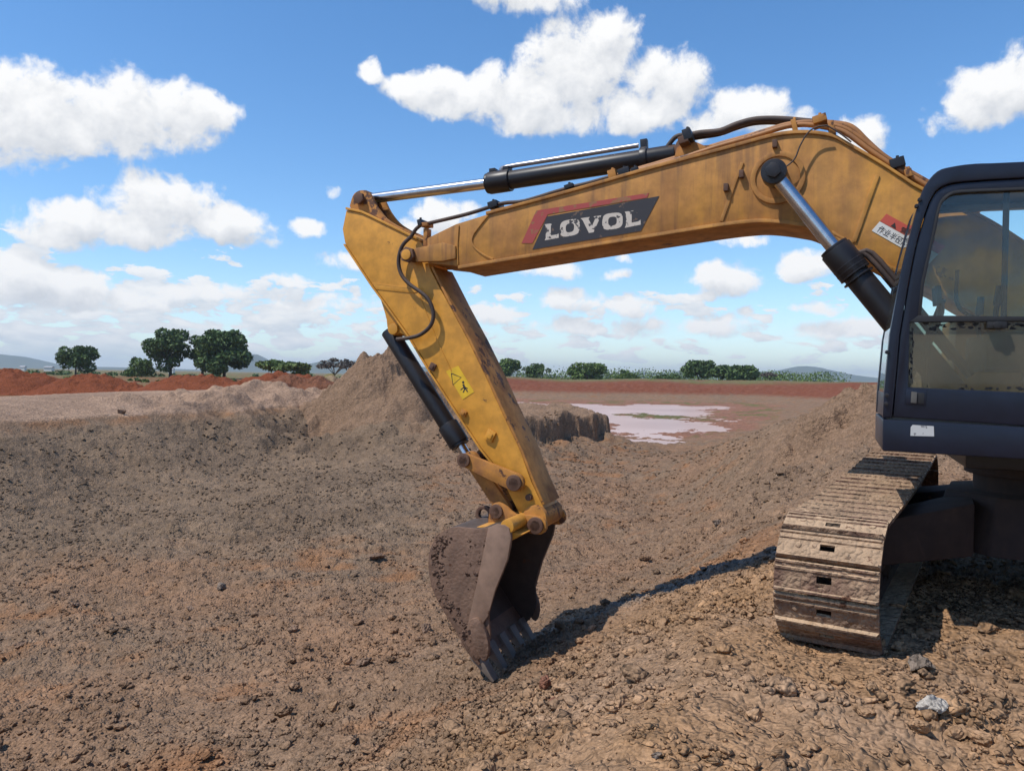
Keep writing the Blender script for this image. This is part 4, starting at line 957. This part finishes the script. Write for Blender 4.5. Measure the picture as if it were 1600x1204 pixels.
# upper frame, engine house, counterweight ---------------------------------------------------
SS = (SC - FOOT).dot(UX)
mb = MB(); mb.box(pt(SS - .95, 1.20, -.02), UX * 1.60, NX * 1.05, ZZ * .09); mb.box(pt(SS + .25, 1.35, 0), UX * .75, NX * .30, ZZ * .14); DECK = part(mb, 'upper_frame', M_BLACK, None, .02)
mb = MB()
for q in (-.30, .30): mb.prism([pt(.35, 1.2, q - .02), pt(-.45, 1.2, q - .02), pt(-.2, 2.15, q - .02), pt(.2, 2.15, q - .02)], [pt(.35, 1.2, q + .02), pt(-.45, 1.2, q + .02), pt(-.2, 2.15, q + .02), pt(.2, 2.15, q + .02)])
part(mb, 'boom_foot_bracket', M_STICK, DECK, .008)
mb = MB(); mb.box(pt(SS - 1.65, 1.78, 0), UX * .75, NX * 1.27, ZZ * .52); part(mb, 'engine_house', M_STICK, DECK, .05)
mb = MB(); mb.box(pt(SS - .2, 1.72, -.85), UX * .75, NX * .42, ZZ * .46); part(mb, 'tank_housing', M_STICK, DECK, .04)
arc = [(SS - 2.4, -1.28), (SS - 2.4, 1.28), (SS - 2.62, 1.2)] + [(SS - 2.62 - .32 * math.cos(t), 1.1 * math.sin(t)) for t in np.linspace(1.1, -1.1, 9)] + [(SS - 2.62, -1.2)]
mb = MB(); mb.prism([pt(s, 1.06, o_) for s, o_ in arc], [pt(s, 2.2, o_) for s, o_ in arc]); part(mb, 'counterweight', M_BLACK, DECK, .05)

# undercarriage ---------------------------------------------------------------------------------
TD = math.radians(33); TT = Vector((math.sin(TD), math.cos(TD), 0)); TW = Vector((math.cos(TD), -math.sin(TD), 0))
mb = MB(); mb.cyl(SC + ZZ * .80, SC + ZZ * 1.12, .44, n=40); mb.ring(SC + ZZ * .98, SC + ZZ * 1.05, .50, .40, 40); part(mb, 'slewing_ring', M_RUST_SHADE, None, .01)
mb = MB()
def oct_(h, r): return [SC + TT * (r * a) + TW * (r * b) + ZZ * h for a, b in ((-1, -.45), (-.45, -1), (.45, -1), (1, -.45), (1, .45), (.45, 1), (-.45, 1), (-1, .45))]
mb.prism(oct_(.46, .70), oct_(.86, .60))
for sw in (-1, 1):
    for st in (-1, 1):
        b0 = [SC + TT * (st * x) + TW * (sw * y) for x, y in ((.12, .45), (.70, .40), (1.15, 1.06), (.50, 1.06))]
        mb.prism([p + ZZ * z for p, z in zip(b0, (.45, .45, .36, .36))], [p + ZZ * z for p, z in zip(b0, (.84, .82, .66, .66))])
part(mb, 'undercarriage_frame', M_RUST_SHADE, None, .02)
T0_, Z0_, TILT = TT, ZZ, math.radians(2.4)
SHW, PITCHL, RAD, HALF = .29, .19, .375, 1.70
def shoe_mesh(seed):
    m = MB(); X, Y, Z = Vector((1, 0, 0)), Vector((0, 1, 0)), Vector((0, 0, 1)); L = PITCHL * .5 - .004
    rr_ = random.Random(seed)
    hx0, hx1, hy = -.048, .036, .021
    m.box((-(SHW - abs(hx0)) / 2 + hx0 / 2 - abs(hx0) / 2 + 0, 0, 0), X * ((SHW + hx0) / 2), Y * L, Z * .012)
    m.v = []; m.f = []
    m.box(((-SHW + hx0) / 2, 0, 0), X * ((SHW + hx0) / 2), Y * L, Z * .012); m.box(((SHW + hx1) / 2, 0, 0), X * ((SHW - hx1) / 2), Y * L, Z * .012)
    for s_ in (-1, 1): m.box(((hx0 + hx1) / 2, s_ * (L + hy) / 2, 0), X * ((hx1 - hx0) / 2), Y * ((L - hy) / 2), Z * .012)
    for yy, hh in ((-L + .010, .024), (0.045, .009), (L - .008, .010)):
        w_ = .009
        m.prism([Vector((-SHW, yy - w_ * 1.3, .0125)), Vector((SHW, yy - w_ * 1.3, .0125)), Vector((SHW, yy + w_ * 1.3, .0125)), Vector((-SHW, yy + w_ * 1.3, .0125))],
                [Vector((-SHW + .012, yy - w_ * .6, .0125 + hh)), Vector((SHW - .012, yy - w_ * .6, .0125 + hh)), Vector((SHW - .012, yy + w_ * .6, .0125 + hh)), Vector((-SHW + .012, yy + w_ * .6, .0125 + hh))])
    for k in range(12):                       # dried mud stuck between the bars
        x_, y_ = rr_.uniform(-SHW + .03, SHW - .03), rr_.uniform(-L + .02, L - .02)
        if hx0 - .02 < x_ < hx1 + .02 and abs(y_) < .05: continue
        lump(m, Vector((x_, y_, .012)), rr_.uniform(.008, .022), rr_, .4, Z)
    me = bpy.data.meshes.new('track_shoe'); me.from_pydata([tuple(v) for v in m.v], [], m.f); bm = bmesh.new(); bm.from_mesh(me); bmesh.ops.recalc_face_normals(bm, faces=bm.faces); bm.to_mesh(me); bm.free()
    me.materials.append(M_SHOE); smooth_angle(me, 30); return me
SHOES = [shoe_mesh(k) for k in range(5)]
def track(center, label):
    zc = RAD + .035; center = center + Z0_ * .075
    TT = (T0_ * math.cos(TILT) + Z0_ * math.sin(TILT)); ZZ = (Z0_ * math.cos(TILT) - T0_ * math.sin(TILT))   # the tracks climb a little away from the pit
    per = 4 * HALF + 2 * math.pi * RAD; ns = int(per / PITCHL)
    def pos(d):
        d %= per
        if d < 2 * HALF: return center + TT * (d - HALF) + ZZ * (zc + RAD - .035 * math.sin(math.pi * d / (2 * HALF))), TT, ZZ
        d -= 2 * HALF
        if d < math.pi * RAD: a = d / RAD; return center + TT * (HALF + RAD * math.sin(a)) + ZZ * (zc + RAD * math.cos(a)), TT * math.cos(a) - ZZ * math.sin(a), TT * math.sin(a) + ZZ * math.cos(a)
        d -= math.pi * RAD
        if d < 2 * HALF: return center + TT * (HALF - d) + ZZ * (zc - RAD), -TT, -ZZ
        d -= 2 * HALF; a = d / RAD
        return center - TT * (HALF + RAD * math.sin(a)) + ZZ * (zc - RAD * math.cos(a)), -TT * math.cos(a) + ZZ * math.sin(a), -TT * math.sin(a) - ZZ * math.cos(a)
    mb = MB()                                  # the link chain carrying the shoes
    for sgn in (-1, 1):
        N = 90; ins = [pos(per * i / N) for i in range(N)]
        o1 = [p - n_ * .015 + TW * (sgn * .10) for p, t_, n_ in ins]; i1 = [p - n_ * .11 + TW * (sgn * .10) for p, t_, n_ in ins]
        o2 = [p + TW * .04 for p in o1]; i2 = [p + TW * .04 for p in i1]
        vs = o1 + i1 + i2 + o2
        mb.add(vs, [(k * N + i, k * N + (i + 1) % N, ((k + 1) % 4) * N + (i + 1) % N, ((k + 1) % 4) * N + i) for k in range(4) for i in range(N)])
    tr = part(mb, 'crawler_track', M_RUST_SHADE, None, 0, label)
    for k in range(ns):
        p, t_, n_ = pos((k + .35) * per / ns)
        o = bpy.data.objects.new('track_shoe', SHOES[(k * 7 + k // 5) % 5]); C.objects.link(o); o.parent = tr
        o.matrix_local = Matrix(((TW.x, t_.x, n_.x, p.x - SC.x), (TW.y, t_.y, n_.y, p.y - SC.y), (TW.z, t_.z, n_.z, p.z - SC.z), (0, 0, 0, 1)))
    for sgn, nm in ((-1, 'idler_wheel'), (1, 'drive_sprocket')):
        c = center + TT * (sgn * HALF) + ZZ * zc; mb = MB(); mb.cyl(c - TW * .07, c + TW * .07, RAD - .12, n=32); mb.cyl(c - TW * .16, c + TW * .16, .14, n=24); part(mb, nm, M_RUST_SHADE, tr, .012)
    mb = MB(); c = center + ZZ * (zc + .02); mb.box(c, TT * (HALF - .15), TW * .17, ZZ * .13); mb.prism([c + TT * x + TW * y + ZZ * .13 for x, y in ((-1.3, -.17), (1.3, -.17), (1.3, .17), (-1.3, .17))], [c + TT * x + TW * y + ZZ * .21 for x, y in ((-1.2, -.06), (1.2, -.06), (1.2, .06), (-1.2, .06))]); part(mb, 'track_frame', M_RUST_SHADE, tr, .015)
    for k in range(7):
        c = center + TT * (-1.35 + .45 * k) + ZZ * .20; mb = MB(); mb.cyl(c - TW * .15, c + TW * .15, .085, n=18); part(mb, 'track_roller', M_RUST_SHADE, tr, .01)
    return tr
TRC = SC - TW * 1.19
TRC = Vector((2.986, 6.226, 0))
track(TRC, 'mud caked near crawler track with bare steel shoes'); track(TRC + TW * 2.38, 'crawler track on the far side of the undercarriage')
# ------------------------------------------------------------------ loose stones and clods
def icos(sub):
    bm = bmesh.new(); bmesh.ops.create_icosphere(bm, subdivisions=sub, radius=1)
    v = np.array([x.co[:] for x in bm.verts]); f = np.array([[q.index for q in p.verts] for p in bm.faces]); bm.free(); return v, f
def rock_mesh(name, r, seed, sub=3, flat=.7, box=0.0):
    v, f = icos(sub); rs = np.random.RandomState(seed)
    dirs = rs.normal(size=(14, 3)); dirs /= np.linalg.norm(dirs, axis=1)[:, None]; lim = rs.uniform(.32, .72, 14)
    for d, l in zip(dirs, lim):                # broken planes
        k = v @ d; over = np.maximum(0, k - l); v = v - over[:, None] * d * .9
    nz = fbm(v[:, 0] * 2 + seed, v[:, 1] * 2 + v[:, 2] * 1.7, 1.4, 4, seed)
    nz = nz + .6 * fbm(v[:, 0] * 5 + seed, v[:, 1] * 5 - v[:, 2] * 4, 1.4, 3, seed + 3)
    v = v * (1 + .15 * nz)[:, None] * np.array([1 + .35 * rs.rand(), .85, flat]) * r
    me = bpy.data.meshes.new(name); me.from_pydata(v.tolist(), [], f.tolist()); me.update(); smooth_angle(me, 28); return me
def soil_plain(name, col): return soil_material(name, False, col, 1.0)
R_BRN, R_ORG, R_GRY, R_PALE, R_RED = soil_plain('clod_brown', (.225, .145, .098)), soil_plain('clod_orange', (.33, .20, .112)), soil_plain('rock_grey', (.20, .155, .12)), soil_plain('rock_pale', (.46, .41, .35)), soil_plain('clod_red_brown', (.22, .10, .062))
ROCKS = [ # photo x, y, half size px, material, flatness, label
 (457,985,15,R_BRN,.75,'block of brown earth standing alone on the pit floor left of bucket'),
 (664,986,17,R_BRN,.5,'flat dark clod just left of the bucket back'),
 (345,919,9,R_GRY,.8,'rounded grey stone on the pit floor, left of the standing block'),
 (297,952,11,R_BRN,.5,'flat tan clod on the pit floor below the rounded stone'),
 (570,1036,17,R_BRN,.6,'lumpy brown clod below left of the flat dark clod'),
 (518,1106,15,R_ORG,.7,'pale rounded clod near the bottom, left of the bucket tip'),
 (850,1078,18,R_RED,.7,'red brown earth block on the slope right of the bucket tip'),
 (866,1098,16,R_RED,.6,'red brown lump just below the red brown block'),
 (1037,976,16,R_ORG,.8,'orange rounded clod above the tipped earth right of bucket'),
 (985,1020,18,R_ORG,.6,'broad orange clod in the rubble right of the bucket teeth'),
 (970,1128,14,R_ORG,.6,'pale flat clod in the foreground rubble left of centre right'),
 (1025,1182,10,R_GRY,.9,'round dark stone near the bottom edge of the photo'),
 (1432,1042,26,R_GRY,.75,'angular grey rock at the edge of the machine shadow'),
 (1372,1006,18,R_ORG,.8,'orange clod right against the lower end of the track'),
 (1403,1014,16,R_ORG,.55,'flat pale slab beside the clod at the track end'),
 (1456,1108,38,R_PALE,.62,'white topped rock in the right foreground rubble'),
 (1440,1140,26,R_ORG,.7,'big brown lump in front of the white topped rock'),
 (1492,1144,20,R_ORG,.8,'dark sided lump right of the white topped rock'),
 (1535,1166,22,R_ORG,.9,'tall orange clod at the bottom right of the photo'),
 (1270,1165,22,R_ORG,.4,'flat slab of earth low in the foreground below the track'),
 (1350,1115,17,R_ORG,.7,'rounded clod halfway between track end and photo bottom'),
 (1365,1078,16,R_ORG,.7,'rounded clod in the rubble below the track end'),
 (190,645,7,R_BRN,1.0,'small dark lump perched on the left pit edge'),
 (32,1010,14,R_BRN,.6,'brown clod at the left edge of the photo'),
 (1120,822,8,R_GRY,.9,'round dark stone on the slope left of the track'),
 (118,948,9,R_BRN,.6,'dark clod on the left part of the pit floor'),
 (588,873,18,R_BRN,.45,'dark ragged clods left of the bucket top'),
]
for k, (x, y, s, mt, fl, lab) in enumerate(ROCKS):
    p = ground_point(x, y + s * fl * .3); D = p.y; r = s * D / F
    o = link('rock' if mt in (R_GRY, R_PALE) else 'earth_clod', rock_mesh('rock', r, 100 + k, 4 if s > 14 else 3, fl), None, mt, p + ZZ * r * fl * (.42 if mt is not R_PALE else .6))
    o.rotation_euler = (0, 0, k * 1.7); tag(o, lab, 'rock' if mt in (R_GRY, R_PALE) else 'clod')
# uncounted loose clods over pit and berm, joined
def scatter(name, N, seed, th0, th1, r0, r1, smin, smax, power, mat_col, label, keep, sub=1, sink=.25):
    rs = np.random.RandomState(seed)
    th = np.radians(rs.uniform(th0, th1, N)); r = np.exp(rs.uniform(math.log(r0), math.log(r1), N))
    X, Y = r * np.sin(th), r * np.cos(th); hb = height(X, Y, False); k = keep(X, Y, hb, r, np.degrees(th), rs); X, Y, r, hb = X[k], Y[k], r[k], hb[k]
    Z = height(X, Y); n = len(X)
    size = smin * (1 - rs.rand(n) * (1 - (smin / smax) ** power)) ** (-1 / power)
    size = np.maximum(size, .0022 * r)
    v, f = icos(sub); m = len(v)
    V = np.repeat(v[None], n, 0) * rs.uniform(.70, 1.22, (n, m, 1))
    for _ in range(9 if sub > 1 else 4):
        d = rs.normal(size=(n, 1, 3)); d /= np.linalg.norm(d, axis=2, keepdims=True); l = rs.uniform(.22, .68, (n, 1))
        kk = (V * d).sum(2); V = V - (np.maximum(0, kk - l) * .9)[:, :, None] * d
    V *= np.stack([rs.uniform(.8, 1.4, n), rs.uniform(.7, 1.1, n), rs.uniform(.40, .72, n)], 1)[:, None, :]
    a = rs.uniform(0, 2 * np.pi, n); ca, sa = np.cos(a)[:, None], np.sin(a)[:, None]
    x, y = V[:, :, 0] * ca - V[:, :, 1] * sa, V[:, :, 0] * sa + V[:, :, 1] * ca
    V = np.stack([x, y, V[:, :, 2]], 2) * size[:, None, None]
    V += np.stack([X, Y, Z + size * sink], 1)[:, None, :]
    Fc = (f[None] + (np.arange(n) * m)[:, None, None]).reshape(-1, 3)
    col = soil_color(X, Y, hb) * rs.uniform(.78, 1.28, (n, 1)); col = np.repeat(col, m, 0)
    me = bpy.data.meshes.new(name); me.vertices.add(n * m); me.vertices.foreach_set('co', V.astype(np.float32).ravel())
    me.loops.add(Fc.size); me.loops.foreach_set('vertex_index', Fc.ravel().astype(np.int32)); me.polygons.add(len(Fc))
    me.polygons.foreach_set('loop_start', np.arange(0, Fc.size, 3, dtype=np.int32)); me.polygons.foreach_set('loop_total', np.full(len(Fc), 3, np.int32))
    at = me.color_attributes.new('soil', 'FLOAT_COLOR', 'POINT'); at.data.foreach_set('color', np.c_[col, np.ones(len(col))].astype(np.float32).ravel())
    me.update(); me.validate()
    tag(link(name, me, None, SOIL), label, 'clods', None, 'stuff')
def keep_floor(X, Y, h, r, az, rs):
    cl = fbm(X, Y, .5, 3, 81)
    bare = (h > -.7) & (az < -7) & (r > 20)
    return (rs.rand(len(X)) < np.clip(.55 + 1.1 * cl, .12, 1)) & ~bare & (r < 48)
def keep_berm(X, Y, h, r, az, rs):
    cl = fbm(X, Y, .8, 3, 82) - .55 * (np.hypot((X - 1.45) / 1.15, (Y - 4.45) / 1.3) < 1); smoothp = (X > 3.0) & (Y < 4.95)
    return (h > -1.15) & (rs.rand(len(X)) < np.clip(.5 + 1.3 * cl, .08, 1)) & ~(smoothp & (rs.rand(len(X)) < .8))
scatter('loose_clods', 44000, 1, -40, 38, 4.0, 46, .012, .11, 2.2, None, 'loose brown clods and stones strewn over the pit floor and banks', keep_floor)
scatter('loose_rubble', 36000, 2, -30, 42, 2.3, 9.0, .008, .05, 1.9, None, 'orange brown crumbled earth tipped in front of the machine', keep_berm, 1)
scatter('loose_rubble', 1500, 3, -30, 42, 2.3, 9.0, .020, .08, 2.0, None, 'larger broken lumps among the orange brown earth by the machine', keep_berm, 2)

# ------------------------------------------------------------------ trees
def leaf_material(name, a, b):
    m, t, bs = principled(name); geo = t.node('ShaderNodeNewGeometry')
    c = t.mix(t.ramp(t.noise(geo.outputs['Position'], .9, 4), .3, .7), a, b)
    at = t.node('ShaderNodeAttribute'); at.attribute_name = 'leaf'
    c = t.mix(1.0, c, at.outputs['Color'], 'MULTIPLY')
    t.put(bs.inputs['Base Color'], c); bs.inputs['Roughness'].default_value = .6; bs.inputs['Specular IOR Level'].default_value = .25
    return m
LEAF_D = leaf_material('dark_foliage', (.050, .090, .026), (.095, .145, .040)); LEAF_M = leaf_material('green_foliage', (.075, .125, .03), (.12, .175, .042)); LEAF_L = leaf_material('light_foliage', (.10, .15, .04), (.16, .20, .06)); LEAF_G = leaf_material('grey_twigs', (.10, .085, .07), (.17, .145, .12))
BARK = simple('bark', (.09, .068, .05), .9)
def foliage(lobes, nleaf, size, rs):
    V = []; w = np.array([a * b for (_, _, _, a, b) in lobes]); w = w / w.sum()
    idx = rs.choice(len(lobes), nleaf, p=w); L = np.array(lobes)[idx]
    d = rs.normal(size=(nleaf, 3)); d /= np.linalg.norm(d, axis=1)[:, None]
    rad = rs.uniform(.45, 1.05, nleaf)[:, None] ** .6
    c = L[:, :3] + d * rad * np.stack([L[:, 3], L[:, 3], L[:, 4]], 1)
    a = rs.normal(size=(nleaf, 3)); a /= np.linalg.norm(a, axis=1)[:, None]; b = np.cross(a, rs.normal(size=(nleaf, 3))); b /= np.linalg.norm(b, axis=1)[:, None]
    s = size * rs.uniform(.6, 1.4, nleaf)[:, None]
    Q4 = np.stack([c - a * s, c + b * s * .6, c + a * s, c - b * s * .6], 1)
    return Q4.reshape(-1, 3), np.repeat(rs.uniform(.7, 1.3, nleaf), 4)
def tree(name, px, base_py, top_py, half_px, D, leafm, label, seed, style='round', group=None, nleaf=3600, cat='tree'):
    rs = np.random.RandomState(seed); rng = random.Random(seed)
    d = ray(px, base_py); b = Vector((d.x / d.y * D, D, 0)); b.z = float(height(np.array([b.x]), np.array([b.y]), False)[0]) - .05
    zt = at_depth(px, top_py, D)[2]; H = zt - b.z; W = half_px * 1.08 * D / F
    root = empty(name, b); tag(root, label, cat, group)
    lobes = []; tips = []
    if style == 'round':
        for k in range(20):
            a = rng.uniform(0, 6.283); q = rng.random() ** .4; z = rng.uniform(.24, .84) * H; e = math.sqrt(max(.05, 1 - ((z / H - .55) / .5) ** 2))
            r_ = rng.uniform(.24, .38) * W; x, y = math.cos(a) * q * (W * 1.12 - r_) * e, math.sin(a) * q * (W * 1.12 - r_) * e
            lobes.append((x, y, min(z, H - r_ * .7), r_, r_ * .72)); tips.append((x, y, z))
        lobes.append((0, 0, H * .62, W * .55, H * .25))
        for a in range(3): lobes.append((rng.uniform(-.4, .4) * W, rng.uniform(-.4, .4) * W, H * .88, W * .3, H * .12))
    elif style == 'bush':
        for k in range(12):
            a = rng.uniform(0, 6.283); q = rng.random() ** .5; r_ = rng.uniform(.22, .38) * W; x, y = math.cos(a) * q * (W - r_), math.sin(a) * q * (W - r_)
            z = rng.uniform(.25, 1) * H * (1 - .45 * q) - r_ * .2; lobes.append((x, y, z, r_, min(r_ * .7, H * .3))); tips.append((x, y, z))
        lobes.append((0, 0, H * .35, W * .7, H * .35))
    else:                                      # flat-topped acacia
        for k in range(16):
            a = rng.uniform(0, 6.283); q = rng.random() ** .5; r_ = rng.uniform(.20, .34) * W; x, y = math.cos(a) * q * (W - r_), math.sin(a) * q * (W - r_)
            z = H * (.82 - .20 * q * q + rng.uniform(-.10, .05)); lobes.append((x, y, z, r_, r_ * .26 + .12)); tips.append((x, y, z))
    v, sh = foliage(lobes, nleaf, max(.14, W * .065), rs)
    me = bpy.data.meshes.new('crown'); me.from_pydata(v.tolist(), [], [(i, i + 1, i + 2, i + 3) for i in range(0, len(v), 4)])
    at = me.color_attributes.new('leaf', 'FLOAT_COLOR', 'POINT'); at.data.foreach_set('color', np.c_[sh, sh, sh, np.ones(len(sh))].astype(np.float32).ravel())
    link('crown', me, root, leafm)
    mb = MB(); tr = max(.07, H * .028); fork = Vector((rng.uniform(-.1, .1) * W, 0, H * (.30 if style != 'bush' else .12)))
    mb.cyl(Vector((0, 0, -.2)), fork, tr * 1.25, tr * .85, 10)
    for (x, y, z) in tips[:11 if style != 'bush' else 6]:
        e = Vector((x, y, z)); mid = fork.lerp(e, .5) + Vector((0, 0, .06 * H)); mb.cyl(fork, mid, tr * .55, tr * .36, 7); mb.cyl(mid, e, tr * .36, tr * .12, 7)
        if style == 'acacia':
            for q in range(4): mb.cyl(mid, e + Vector((rng.uniform(-.2, .2) * W, rng.uniform(-.2, .2) * W, rng.uniform(-.02, .12) * H)), tr * .22, tr * .06, 5)
    mb.build('trunk', BARK, root)
    return root
GT = 'trees on the plain behind the pit'
tree('broadleaf_tree', 118, 576, 540, 32, 150, LEAF_D, 'dark round tree standing alone at the far left', 1, 'round', GT, 4200)
tree('broadleaf_tree', 221, 579, 552, 26, 150, LEAF_M, 'low bushy tree just left of the two tall trees', 2, 'bush', GT, 2600)
tree('broadleaf_tree', 266, 580, 513, 36, 146, LEAF_D, 'tall dark tree, left one of the two tallest', 3, 'round', GT, 5600)
tree('broadleaf_tree', 316, 581, 523, 26, 149, LEAF_M, 'greener tree squeezed between the two tall dark ones', 4, 'round', GT, 4200)
tree('broadleaf_tree', 350, 582, 515, 42, 143, LEAF_D, 'widest tall dark tree, right one of the two tallest', 5, 'round', GT, 7000)
tree('acacia_tree', 440, 586, 561, 46, 135, LEAF_L, 'light green flat topped acacia left of the grey mound', 6, 'acacia', GT, 3600)
tree('acacia_tree', 472, 587, 573, 24, 140, LEAF_M, 'low green shrub beside the flat topped acacia', 7, 'bush', GT, 1800)
tree('bare_tree', 526, 587, 556, 33, 130, LEAF_G, 'bare grey branching tree against the grey mound', 8, 'acacia', GT, 700)
tree('broadleaf_tree', 791, 592, 560, 25, 200, LEAF_M, 'rounded tree just right of the excavator stick', 9, 'round', GT, 3600)
tree('broadleaf_tree', 838, 592, 568, 20, 205, LEAF_D, 'small dark tree, second right of the stick', 10, 'round', GT, 3000)
tree('broadleaf_tree', 916, 596, 567, 28, 200, LEAF_M, 'bright green tree under the middle of the boom', 11, 'round', GT, 3800)
tree('broadleaf_tree', 978, 596, 578, 20, 205, LEAF_M, 'low tree right of the bright green one', 12, 'bush', GT, 2200)
tree('broadleaf_tree', 1042, 597, 581, 22, 205, LEAF_D, 'low dark tree with level top before the distant hills', 13, 'bush', GT, 2200)
tree('acacia_tree', 1092, 599, 563, 27, 195, LEAF_D, 'tallest dark tree on the right beyond the pond', 14, 'round', GT, 4200)
tree('acacia_tree', 1146, 600, 571, 36, 195, LEAF_D, 'wide spreading tree right of the tallest one beyond the pond', 15, 'round', GT, 4200)
tree('bare_tree', 1201, 600, 580, 16, 195, LEAF_G, 'small greyish tree farthest right before the blue hills', 16, 'acacia', GT, 900)
def scrub(name, x0, x1, base, hpx, D, n, seed, label, leafm):
    rs = np.random.RandomState(seed); lob = []
    c = Vector(at_depth((x0 + x1) / 2, base(.5), D)); c.z = 0
    for k in range(n):
        t = rs.rand(); dd = D + rs.uniform(-12, 12); px = x0 + (x1 - x0) * t; d = ray(px, base(t)); x = d.x / d.y * dd; h = hpx * dd / F * rs.uniform(.35, 1.1)
        lob.append((x - c.x, dd - c.y, h * .45, h * rs.uniform(.8, 1.8), h * .6))
    v, sh = foliage(lob, n * 60, .26, rs)
    me = bpy.data.meshes.new(name); me.from_pydata(v.tolist(), [], [(i, i + 1, i + 2, i + 3) for i in range(0, len(v), 4)])
    at = me.color_attributes.new('leaf', 'FLOAT_COLOR', 'POINT'); at.data.foreach_set('color', np.c_[sh, sh, sh, np.ones(len(sh))].astype(np.float32).ravel())
    tag(link(name, me, None, leafm, c), label, 'scrub', None, 'stuff')
scrub('scrub', 770, 1310, lambda t: 592 + 10 * t, 23, 215, 230, 1, 'low green scrub along the land beyond the pond', LEAF_M)
scrub('scrub', 760, 1340, lambda t: 592 + 10 * t, 7, 190, 60, 4, 'pale dry scrub in front of the far trees', LEAF_L)
scrub('scrub', -60, 560, lambda t: 575 + 10 * t, 7, 190, 70, 2, 'low dark scrub behind the red heaps on the left', LEAF_D)
scrub('scrub', -60, 540, lambda t: 577 + 9 * t, 4, 110, 60, 3, 'dry pale grass tufts on the red land at left', LEAF_L)
# small white farm buildings far off
M_WHITE = simple('white_wall', (.72, .70, .66), .7); M_ROOF = simple('sheet_roof', (.45, .44, .43), .5, .3)
for (x, y, w, h, D, lab) in ((77, 571, 6, 5, 420, 'tiny white building left of the lone round tree'), (36, 572, 4, 4, 430, 'tiny white hut at the far left horizon'), (268, 577, 4, 3, 400, 'tiny white hut glimpsed under the tall trees')):
    p = Vector(at_depth(x, y, D)); p.z = 0; W = w * D / F; Hh = CAM.z + .5
    rt = empty('farm_building', p); tag(rt, lab, 'building', 'far white buildings')
    mb = MB(); mb.box(Vector((0, 0, Hh / 2)), Vector((W, 0, 0)), Vector((0, W * .7, 0)), Vector((0, 0, Hh / 2))); mb.build('wall', M_WHITE, rt)
    mb = MB(); mb.prism([Vector((-W * 1.1, -W * .85, Hh)), Vector((W * 1.1, -W * .85, Hh)), Vector((W * 1.1, W * .85, Hh)), Vector((-W * 1.1, W * .85, Hh))], [Vector((-W * 1.1, -.02, Hh + .7)), Vector((W * 1.1, -.02, Hh + .7)), Vector((W * 1.1, .02, Hh + .7)), Vector((-W * 1.1, .02, Hh + .7))]); mb.build('roof', M_ROOF, rt)

# ------------------------------------------------------------------ far hills
M_HILL = soil_material('hill_scrub', False, (.085, .095, .05), .2)
def hills(prof, D, label, depth=900, seed=1):
    xs = np.linspace(prof[0][0], prof[-1][0], 90); ys = np.interp(xs, [p[0] for p in prof], [p[1] for p in prof])
    V = []; rows = 14
    for j in range(rows):
        t = j / (rows - 1); k = math.sin(math.pi * t); dd = D + depth * (t - .5)
        for i, (x, y) in enumerate(zip(xs, ys)):
            d = ray(x, y); X = d.x / d.y * D; z = (CAM.z + d.z / d.y * D)
            z = max(z, 0) * k * (1 + .10 * float(fbm(np.array([X * .004 + seed]), np.array([dd * .006]), 1, 3, seed)[0]) * (1 if t != .5 else 0)) - 3
            V.append((X, dd, z))
    n = len(xs); fs = [(j * n + i, j * n + i + 1, (j + 1) * n + i + 1, (j + 1) * n + i) for j in range(rows - 1) for i in range(n - 1)]
    me = bpy.data.meshes.new('hills'); me.from_pydata(V, [], fs); me.update(); smooth_angle(me, 60); o = link('hills', me, None, M_HILL); tag(o, label, None, None, 'structure')
hills([(900,592),(960,583),(1000,580),(1040,582),(1075,577),(1110,577),(1140,583),(1165,578),(1200,580),(1225,576),(1250,571),(1262,571),(1285,577),(1310,583),(1350,588),(1420,594),(1500,600)], 4200, 'blue mountain range on the horizon right of centre', 900, 2)
hills([(-200,545),(-60,549),(0,553),(30,557),(60,566),(110,571),(200,573),(300,576),(345,577),(372,566),(388,550),(398,551),(412,563),(430,571),(470,571),(520,562),(560,562),(600,566),(680,574),(800,580),(880,586),(960,591)], 3600, 'blue hills on the left horizon behind the trees', 800, 5)

# ------------------------------------------------------------------ haze
def haze():
    m = bpy.data.materials.new('haze'); m.use_nodes = True; t = NT(m.node_tree); t.n.clear()
    v = t.node('ShaderNodeVolumePrincipled'); v.inputs['Color'].default_value = (.78, .90, 1, 1); v.inputs['Density'].default_value = HAZE_D; v.inputs['Anisotropy'].default_value = .2
    o = t.node('ShaderNodeOutputMaterial'); t.l.new(v.outputs[0], o.inputs['Volume'])
    mb = MB(); mb.box(Vector((0, 1500, 62)), Vector((7500, 0, 0)), Vector((0, 7500, 0)), Vector((0, 0, 66.5)))
    tag(mb.build('haze', m), 'thin blue haze in the air over the plain', 'haze', None, 'stuff')
HAZE_D = 1.9e-4
haze()
